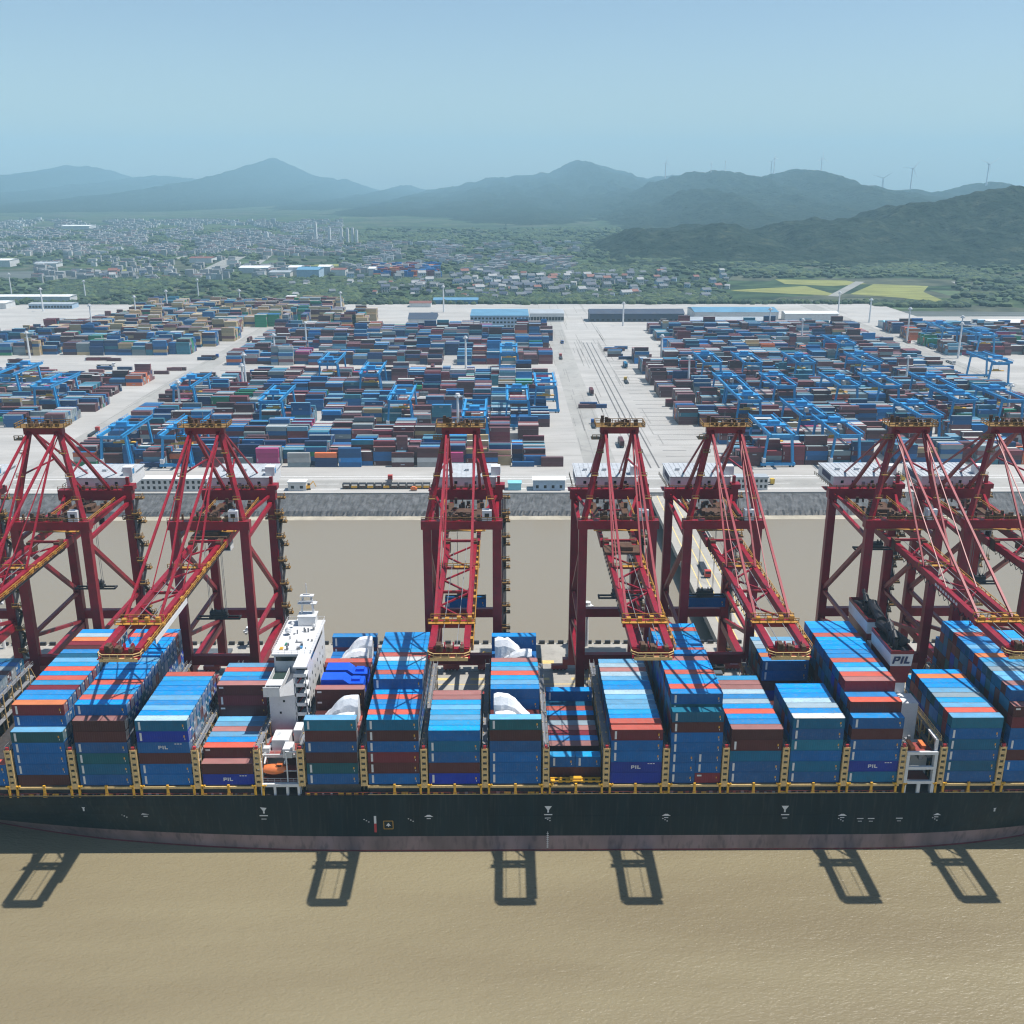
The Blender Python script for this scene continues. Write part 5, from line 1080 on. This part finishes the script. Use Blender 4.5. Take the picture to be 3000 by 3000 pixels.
# quay lamp posts with round heads
for px, pb, ptp, lab in ((1717, 1884, 1775, 'white lamp post on the jetty edge left of the near crane leg'), (735, 1895, 1848, 'short white lamp post on jetty left of the white tower'), (14, 1900, 1765, 'white lamp post on jetty at the left picture edge')):
    x, y, _ = un(px, pb, Z=6.0); y = min(y, 317); h = un(px, ptp, Y=y)[2] - 6
    lm = empty('lamp_post', (x, y, 6), 0, lab, 'lamp post', 'white lamp posts on the jetty'); p = bpy.data.objects.new('pole', pole); COL.objects.link(p); p.parent = lm; p.scale = (.6, .6, h); p2 = bpy.data.objects.new('lamp_crown', crown); COL.objects.link(p2); p2.parent = lm; p2.location = (0, 0, h); p2.scale = (.9, .9, .9)
# ---------------- trucks ----------------
M_tr = [mat('truck_red', (.5, .04, .03), .4), mat('truck_white', (.7, .7, .7), .4), mat('truck_blue', (.03, .12, .4), .4), mat('truck_yellow', (.7, .45, .05), .4)]
def truck(x, y, z, rz, k, label, load=None):
    t = empty('terminal_truck', (x, y, z), rz, label, 'truck', 'trucks around the port')
    b = MB(); b.box(7.2, 9.3, -1.2, 1.2, .6, 3.1); cbm = b.build('cab', M_tr[k], t); B('windscreen', M_win, cbm, (9.28, 9.34, -1.0, 1.0, 1.9, 2.8))
    b = MB(); b.box(-6.2, 7.2, -.5, .5, .9, 1.2); b.box(-6.2, 6.1, -1.2, 1.2, 1.2, 1.35); b.build('trailer', M_blk, t)
    for wx in (-5, -3.8, 5.2, 8.3):
        for s in (-1, 1): b = MB(); b.tube((wx, s * 1.0 - .15, .5), (wx, s * 1.0 + .15, .5), .5, 10); b.build('wheel', M_rub, t)
    if load:
        o = bpy.data.objects.new('loaded_container', cont_mesh(load, load, 1)); COL.objects.link(o); o.location = (x - .1 * math.cos(rz), y - .1 * math.sin(rz), z + 1.36); o.rotation_euler = (0, 0, rz); tag(o, f"{CN[load]} container riding on the {label.split(' on ')[0].split(' parked')[0]}", 'container')
truck(74.5 + 3, 352, 6.01, math.pi / 2, 1, 'white truck on the trestle bridge near the jetty'); truck(80.6, 388, 6.01, -math.pi / 2, 0, 'red truck on the trestle bridge further out')
truck(55, 287, 6.01, 0, 3, 'yellow-cab truck parked under the hanging container by the bridge'); truck(-14, 277.5, 6.01, 0, 0, 'red truck parked under the central crane'); truck(24, 282, 6.01, 0, 1, 'white truck on the jetty right of the central crane')
truck(-95, 287, 6.01, 0, 2, 'blue truck on the jetty behind the second crane', 'd'); truck(57, 640, 7.01, math.pi / 2, 2, 'blue truck on the middle yard road near its front'); truck(50, 905, 7.01, math.pi / 2, 0, 'red truck far up the middle yard road'); truck(56, 1000, 7.01, -math.pi / 2, 2, 'blue truck at the far end of the middle road')
truck(-256, 905, 7.01, math.pi / 2, 2, 'blue truck on the left yard road'); truck(-250, 760, 7.01, math.pi / 2, 1, 'white truck on the left yard road lower down'); truck(385, 880, 7.01, -math.pi / 2, 1, 'white truck on the wide right lane'); truck(392, 1000, 7.01, -math.pi / 2, 0, 'red truck at the back of the wide right lane')
truck(130, 508, 7.01, 0, 3, 'yellow truck on the shore road behind the bridge'); truck(-160, 512, 7.01, 0, 0, 'red truck on the shore road at left')

R.seed(41)
for i in range(26):
    x = R.uniform(-135, 150); y = R.choice([R.uniform(292, 296), R.uniform(303, 314), R.uniform(269, 272)]); k = R.random(); LBX = 'left of the white tower' if x < -60 else 'left of the central crane' if x < -20 else 'between the central and near-leg cranes' if x < 30 else 'near the trestle bridge' if x < 92 else 'by the funnel end'
    nm = 'hatch_cover_panel' if k < .35 else 'equipment_box'
    if 66 < x < 96: continue
    if k < .35: o = B(nm, mat('hatch_panel_grey', (.10, .12, .14), .6, dirt=.4), None, (0, 13, 0, 10 if y > 300 else 2.4, 0, .9 + R.choice([0, .9]))); tag(o, f'grey steel hatch panel laid on the jetty {LBX}', 'hatch panel', 'hatch panels on the jetty ' + LBX)
    else: o = B(nm, R.choice([M_gry, M_wht, M_yel, M_blk]), None, (0, R.uniform(1.5, 6), 0, 2.2, 0, 2.4), (.3, 1.2, .3, 1.6, 2.4, 3)); tag(o, f'small equipment box standing on the jetty {LBX}', 'equipment', 'equipment boxes on the jetty ' + LBX)
    o.location = (x, y if y < 303 or k > .35 else 304, 6.01)

TL = [(-255, 620, 'lower left yard road'), (-250, 1010, 'upper left yard road'), (64, 745, 'middle road beside grey boxes'), (95, 790, 'apron right of the middle road'), (102, 860, 'apron far right of the middle road'), (69, 590, 'foot of the middle road'), (388, 700, 'lower part of the wide right lane'), (402, 960, 'upper part of the wide right lane'), (-420, 880, 'pale open ground at far left'), (-340, 868, 'pale open ground at left'), (-60, 850, 'pale lane across the central block'), (200, 514, 'shore road at right'), (-60, 508, 'shore road left of central crane'), (330, 1112, 'back edge of the right block')]
for i, (x, y, w_) in enumerate(TL): truck(x, y, 7.02, math.pi / 2 if abs(x) < 110 or x in (388, 402, -255, -250) else 0, i % 4, f"{['red', 'white', 'blue', 'yellow'][i % 4]} truck on the {w_}", R.choice([None, 'n', 't']))
# ---------------- buildings ----------------
M_wall = mat('pale_plaster', (.62, .63, .62), .7, var=.06, dirt=.2, scale=.1); M_roofb = mat('blue_sheet_roof', (.10, .25, .38), .5, dirt=.2, scale=.05); M_roofn = mat('navy_roof', (.04, .06, .10), .6, dirt=.2, scale=.05)
M_roofg = mat('grey_sheet_roof', (.34, .38, .41), .6, dirt=.3, scale=.05); M_roofw = mat('white_sheet_roof', (.70, .72, .72), .6, dirt=.15, scale=.05); M_roofc = mat('cyan_sheet_roof', (.22, .55, .66), .5, dirt=.15, scale=.05); M_roofr = mat('red_tile_roof', (.19, .075, .06), .7, dirt=.2)
M_lb = mat('light_blue_wall', (.36, .48, .60), .7, dirt=.1)
def shed(x, y, w, dpt, h, roof, wall, label, cat='warehouse', rise=1.6, win=0, z=7.0, rz=0, winh=1.6, ww=1.6, rows=1, name='warehouse', group=None):
    t = empty(name, (x, y, z), rz, label, cat, group)
    B('wall', wall, t, (-w / 2, w / 2, 0, dpt, 0, h))
    b = MB(); e = .6
    if rise > 0:
        b.quad((-w / 2 - e, -e, h), (w / 2 + e, -e, h), (w / 2 + e, dpt / 2, h + rise), (-w / 2 - e, dpt / 2, h + rise)); b.quad((w / 2 + e, dpt + e, h), (-w / 2 - e, dpt + e, h), (-w / 2 - e, dpt / 2, h + rise), (w / 2 + e, dpt / 2, h + rise))
        for s in (-1, 1): P = [(s * (w / 2 + e), -e, h), (s * (w / 2 + e), dpt + e, h), (s * (w / 2 + e), dpt / 2, h + rise)]; b.poly(P if s > 0 else P[::-1])
        b.quad((-w / 2 - e, dpt + e, h - .01), (w / 2 + e, dpt + e, h - .01), (w / 2 + e, -e, h - .01), (-w / 2 - e, -e, h - .01))
    else: b.box(-w / 2 - .3, w / 2 + .3, -.3, dpt + .3, h, h + .5)
    b.build('roof', roof, t)
    for r in range(rows):
        for i in range(win):
            xx = -w / 2 + (i + .5) * w / win; zz = 1.2 + r * (h - .6) / rows; B('window', M_win, t, (xx - ww / 2, xx + ww / 2, -.06, .04, zz, zz + winh))
    return t
def at(px, py): x, y, _ = un(px, py, Z=7.0); return x, y
x, y = at(505, 1445); shed(x, 497.5, 34, 6, 6.2, M_roofw, M_wall, 'long white two-storey office with square windows on the seawall, left', 'office', 0, 12, rows=2, winh=1.5, ww=1.3, name='office_building')
shed(at(660, 1445)[0], 498, 24, 5, 3.4, M_roofb, M_lb, 'low white shed with blue stripe just left of the parked spreaders', 'shed', 0, 5, winh=1.2, name='shed')
shed(at(866, 1445)[0], 498, 9, 5, 4.2, M_roofw, M_wall, 'small white cube hut beside the yellow vehicle', 'hut', 0, 2, winh=1.4, name='hut')
shed(at(1508, 1442)[0], 498, 6.5, 5, 3.4, M_roofc, M_roofc, 'bright cyan hut on the seawall beside the central crane', 'hut', 0, 0, name='hut')
shed(at(1610, 1446)[0], 497.6, 16, 7, 5.6, M_roofw, M_lb, 'light blue house with round dark windows and pale roof on seawall', 'house', .6, 4, winh=1.6, ww=1.4, name='house')
shed(at(2212, 1448)[0], 497.6, 16, 6, 6.4, M_roofg, M_wall, 'white two-storey office with square windows right of the bridge', 'office', 0, 7, rows=2, winh=1.5, ww=1.2, name='office_building')
shed(at(1300 + 110, 1448)[0], 499, 7, 5, 3.6, M_roofg, M_wall, 'small grey cabin behind the central crane', 'hut', 0, 2, name='hut')
shed(at(380, 1440)[0], 498, 20, 5, 4.5, M_roofw, M_wall, 'white shed behind the second crane from left', 'shed', 0, 7, winh=1.3, ww=1.1, name='shed')
# row of parked spare spreaders
R.seed(31)
for i in range(11):
    x = at(1012 + i * 23.6, 1438)[0]; t = empty('parked_spreader', (x, 500.5, 7.02), 0, None, 'spreader', 'spare spreaders parked in a row on the seawall'); 
    t['label'] = 'spare spreader frame ' + ('with yellow panel' if i in (1, 3, 5, 9, 10) else 'in dark steel') + f", {ORD[i + 1]} from left in the seawall row"
    b = MB()
    for yy in (0, 2.2): b.box(-1.9, 1.9, yy, yy + .3, 0, .4); b.box(-1.9, 1.9, yy, yy + .3, 2.5, 2.9)
    for xx in (-1.9, 1.6): b.box(xx, xx + .3, 0, 2.5, .4, 2.5)
    b.box(-1.9, 1.9, .3, 2.2, 2.5, 2.8); b.build('frame', M_blk, t)
    B('panel', M_yel if i in (1, 3, 5, 9, 10) else M_brn, t, (-1.55, 1.55, .1, .2, .6, 1.9))
t = empty('excavator', (at(896, 1441)[0], 500, 7.02), .4, 'small yellow excavator beside the white hut on the seawall', 'excavator'); B('track', M_blk, t, (-1.6, 1.6, -1.2, -.6, 0, .8)); B('track', M_blk, t, (-1.6, 1.6, .6, 1.2, 0, .8)); B('body', M_yel, t, (-1.4, 1.4, -1.1, 1.1, .9, 2.4)); B('cab', M_win, t, (.2, 1.3, -1, .1, 2.4, 3.4)); b = MB(); b.beam((1.2, .3, 2), (3.4, .3, 4), .4, .4); b.beam((3.4, .3, 4), (4.6, .3, 1), .35, .35); b.build('arm', M_yel, t)
b = MB(); b.box(-1.6, 1.6, -.8, .8, .5, 1.6); b.box(-1.0, .8, -.75, .75, 1.6, 2.2); t = b.build('orange_car', M_orange); t.location = (at(1212, 1440)[0], 497.8, 7.02); tag(t, 'small orange vehicle at the seawall right of the spreaders', 'vehicle')
# sheds behind the yard
def pshed(px0, px1, pyb, dpt, h, roof, wall, label, **k):
    x0, y = at(px0, pyb); x1, _ = at(px1, pyb); return shed((x0 + x1) / 2, y, x1 - x0, dpt, h, roof, wall, label, **k)
pshed(1378, 1549, 962, 60, 13, M_roofb, M_lb, 'wide blue-grey terminal building with many windows behind central block', cat='building', rise=0, win=16, rows=3, winh=2, ww=2.4, name='terminal_building')
pshed(1197, 1278, 960, 34, 9, M_roofn, M_wall, 'white building with dark blue roof behind central block', win=8, rows=1, winh=2.4, ww=2.6, rise=5)
pshed(1554, 1652, 942, 40, 9, M_roofg, M_wall, 'pale shed with open dark bays behind the yard, right of terminal building', rise=1, win=11, winh=4, ww=3)
pshed(1728, 2004, 943, 26, 9, M_roofn, M_roofn, 'very long navy roofed shed beyond the middle road', rise=4, win=18, winh=2, ww=3)
pshed(2020, 2255, 968, 50, 8, M_roofg, M_roofg, 'large grey-blue warehouse roof, nearer one behind the right block', rise=3); pshed(2035, 2280, 938, 50, 9, M_roofb, M_wall, 'large grey-blue warehouse, farther one behind the right block', rise=3)
pshed(2330, 2450, 960, 16, 5, M_roofw, M_wall, 'thin white shed with dark open bays at right back', rise=0, win=9, winh=2.5, ww=4); pshed(2300, 2455, 940, 18, 8, M_roofw, M_wall, 'long white roofed shed at right back', rise=2)
pshed(2600, 2790, 966, 30, 6, M_roofc, M_wall, 'long bright cyan roofed shed at right back', rise=2); pshed(2700, 2880, 982, 20, 5, M_roofc, M_wall, 'second cyan roofed shed in front of the long one', rise=1); pshed(2880, 3050, 962, 30, 6, M_roofw, M_wall, 'white roofed shed at the right edge', rise=2)
pshed(-40, 18, 905, 26, 7, M_roofw, M_wall, 'white shed cut by the left edge behind the yard', rise=2); pshed(85, 212, 905, 20, 6, M_roofg, M_lb, 'long blue-white shed with dark bays at left back', rise=1, win=14, winh=2.6, ww=3); pshed(-60, 205, 885, 24, 7, M_roofw, M_wall, 'longest white roofed shed at left back', rise=1.6)
x, y = at(853, 895); shed(x, y, 12, 10, 11, M_roofw, M_wall, 'small white gatehouse at the end of the tan stacks', 'building', 0, 3, rows=2, name='gatehouse')
# works and depots on the plain
def far(px0, px1, py, dpt, h, roof, wall, label, **k):
    x0, y, _ = un(px0, py, Z=5.0); x1 = un(px1, py, Z=5.0)[0]; return shed((x0 + x1) / 2, y, x1 - x0, dpt, h, roof, wall, label, z=5.0, **k)
far(700, 785, 800, 50, 9, M_roofw, M_wall, 'white works shed on the plain, left one of two', rise=2); far(790, 850, 812, 30, 8, M_roofg, M_wall, 'grey works shed in front of the white ones', rise=2); far(845, 880, 808, 40, 14, M_roofw, M_wall, 'tall white works hall left of blue hall', rise=2)
far(870, 935, 816, 50, 14, M_roofb, M_lb, 'large blue works hall on the plain', rise=3); far(933, 968, 806, 40, 14, M_roofw, M_wall, 'tall white hall right of the blue hall', rise=2); far(1080, 1100, 808, 30, 12, M_roofw, M_wall, 'white block left of the distant container depot', rise=2); far(970, 1012, 808, 34, 10, M_roofr, M_wall, 'reddish roofed works hall on the plain', rise=2)
far(1200, 1262, 905, 20, 7, M_roofr, M_wall, 'low orange-roofed shed behind the tan stacks', rise=2); far(1270, 1400, 895, 24, 7, M_roofb, M_roofb, 'blue-grey low shed left behind the terminal building', rise=2)
far(180, 262, 677, 60, 16, M_roofw, M_wall, 'long white hall far off below the left hills', rise=2); far(-30, 30, 782, 40, 12, M_roofw, M_wall, 'white hall at the left edge on the plain', rise=2); far(100, 165, 783, 30, 7, M_roofg, M_wall, 'low grey hall on the plain at left', rise=2); far(555, 620, 770, 34, 9, M_roofr, M_wall, 'small red roofed works beside the diagonal road', rise=2)
# distant container depot on the plain: joined into the same kind of mass but tiny, so ground-level blocks
R.seed(4); b = MB()
for i in range(260):
    px, py = R.uniform(1085, 1275), R.uniform(783, 812); x, y, _ = un(px, py, Z=5); k = R.choice([0, 0, 1, 1, 1, 2]); b.box(x, x + 12, y, y + 2.5 * R.choice([1, 2, 4]), 5, 5 + 2.6 * R.choice([1, 2, 3, 4]), k)
tag(b.build('container_depot', [cm('d'), cm('b'), cm('o')]), 'distant depot of red and blue containers on the plain', 'container depot', kind='stuff')
# high-rise blocks
TWL = ['tallest pale tower block far off, leftmost of the group', 'lower wing beside the tallest tower block', 'second pale tower block of the distant group', 'third pale tower block of the distant group', 'fourth pale tower block of the distant group', 'fifth pale tower block of the distant group', 'sixth pale tower block of the distant group', 'rightmost pale tower block of the distant group', 'lone grey tower block far off left of the group']
for (px, py, pt, wpx), lab in zip(((925, 712, 655, 7), (938, 714, 704, 16), (965, 714, 668, 7), (980, 716, 706, 14), (1000, 715, 668, 7), (1018, 715, 670, 7), (1033, 716, 670, 7), (1045, 716, 676, 6), (780, 705, 682, 10)), TWL):
    x, y, _ = un(px, py, Z=5); h = un(px, pt, Y=y)[2] - 5; x2 = un(px + wpx, py, Z=5)[0]
    t = empty('tower_block', (x, y, 5), 0, lab, 'tower block', 'distant tower blocks'); w_ = (x2 - x) / 2; B('wall', M_wall, t, (-w_, w_, 0, 14, 0, h)); B('roof', M_roofg, t, (-w_ * .7, w_ * .7, 2, 12, h, h + 3))
    for i in range(0): pass
# village houses: the nearest ones each on their own, the far town as a mass
hm = []
M_hw = mat('weathered_house_wall', (.36, .37, .37), .8, var=.15, dirt=.2); M_hr = mat('pale_house_roof', (.30, .31, .32), .8, var=.2); M_hg = mat('slate_house_roof', (.12, .14, .16), .8, var=.2)
for wm, rm in ((M_hw, M_roofn), (M_hw, M_hg), (M_hw, M_roofr), (M_wall, M_hr), (M_lb, M_hg)):
    b = MB(); b.box(-5, 5, 0, 9, 0, 7, 0); b.quad((-5.5, -.6, 7), (5.5, -.6, 7), (5.5, 4.5, 9.6), (-5.5, 4.5, 9.6), 1); b.quad((5.5, 9.6, 7), (-5.5, 9.6, 7), (-5.5, 4.5, 9.6), (5.5, 4.5, 9.6), 1); b.poly([(5.2, -.2, 7), (5.2, 9.2, 7), (5.2, 4.5, 9.4)], 0); b.poly([(-5.2, 9.2, 7), (-5.2, -.2, 7), (-5.2, 4.5, 9.4)], 0)
    for xx in (-3.4, -.4, 2.6): b.box(xx, xx + 1, -.05, .02, 1, 2.6, 2); b.box(xx, xx + 1, -.05, .02, 4.2, 5.6, 2)
    hm.append(b.mesh('village_house', [wm, rm, M_win]))
R.seed(19); HN = ['dark', 'grey', 'red', 'white', 'grey']
cnt = 0
while cnt < 260:
    u = R.random()
    if u < .7: px, py = R.gauss(1520, 260), R.gauss(838, 24)
    elif u < .8: px, py = R.gauss(340, 60), R.gauss(812, 6)
    elif u < .92: px, py = R.uniform(1750, 2200), R.uniform(800, 880)
    else: px, py = R.uniform(2700, 3000), R.uniform(905, 925)
    if not (800 < py < 893) or px < 0 or px > 2990 or (1080 < px < 1280 and py < 815): continue
    if 2130 < px < 2800 and 816 < py < 893: continue
    x, y, _ = un(px, py, Z=5); k = R.choice([0, 0, 1, 1, 2, 1, 4, 3]); s = R.uniform(.6, 1.15); cnt += 1
    o = bpy.data.objects.new('village_house', hm[k]); COL.objects.link(o); o.location = (x, y, 5); o.rotation_euler = (0, 0, R.uniform(-.5, .5)); o.scale = (s * R.uniform(.8, 1.3), s, s * R.uniform(.9, 1.3))
    lm_ = [(430, 'at far left'), (900, 'beside the diagonal road'), (1180, 'near the distant depot'), (1290, 'behind the navy-roofed building'), (1400, 'left behind terminal building'), (1480, 'behind the terminal building'), (1560, 'right behind terminal building'), (1650, 'behind the open-bay shed'), (1740, 'beyond the middle road'), (1860, 'behind long navy shed'), (2010, 'below the near hill'), (9999, 'at far right')]
    side = [b_ for a_, b_ in lm_ if px < a_][0]; dist = 'nearest' if py > 862 else 'mid-distance' if py > 838 else 'farther' if py > 818 else 'farthest'; sz = 'large' if s > .95 else 'small'
    o.rotation_euler.z = 0.3 * (1 if s > .88 else -1)
    tag(o, f"{sz} {['white', 'white', 'white', 'white', 'bluish'][k]} {HN[k]}-roofed village house, {dist} rows, {side}", 'house', f"{sz} {dist} {HN[k]}-roofed village houses {side}")
b = MB(); cnt = 0
while cnt < 6500:
    u = R.random()
    if u < .62: px, py = R.uniform(-40, 1000) , 646 + 104 * R.random() ** .8
    elif u < .85: px, py = R.uniform(1000, 1700), R.uniform(715, 800)
    else: px, py = R.uniform(100, 900), R.uniform(760, 830)
    if u >= .85 and R.random() < .7: continue
    if mnoise.noise((px * .012, py * .05, 2)) < -.12 + (.15 if u > .62 else 0): continue
    x, y, _ = un(px, py, Z=5); s = R.uniform(3, 6.5) * (1 + (y - 1500) / 5000) ; h = R.uniform(4, 10) * (1.3 if R.random() < .1 else 1); b.box(x - s, x + s * R.uniform(.6, 1.6), y, y + s * 1.4, 5, 5 + h, 0 if R.random() < .88 else 5, R.choice([1, 1, 2, 2, 3, 4])); cnt += 1
tag(b.build('distant_town', [M_hw, M_hg, M_hr, M_roofn, M_roofr, M_wall]), 'hazy town of countless low pale buildings across the plain', 'town', kind='stuff')
# ---------------- haze ----------------
hz = B('haze', [], None, (-EX - 20, EX + 20, -1520, 16900, -2, 760))
tag(hz, 'pale blue summer haze filling the air over port and hills', 'haze', kind='stuff')
m = bpy.data.materials.new('haze_air'); m.use_nodes = True; n = m.node_tree.nodes; n.remove(n['Principled BSDF']); pv = n.new('ShaderNodeVolumePrincipled')
pv.inputs['Color'].default_value = (0.50, 0.82, 1.0, 1); pv.inputs['Density'].default_value = HAZE; pv.inputs['Anisotropy'].default_value = 0.0
m.node_tree.links.new(pv.outputs[0], n['Material Output'].inputs['Volume']); hz.data.materials.append(m)
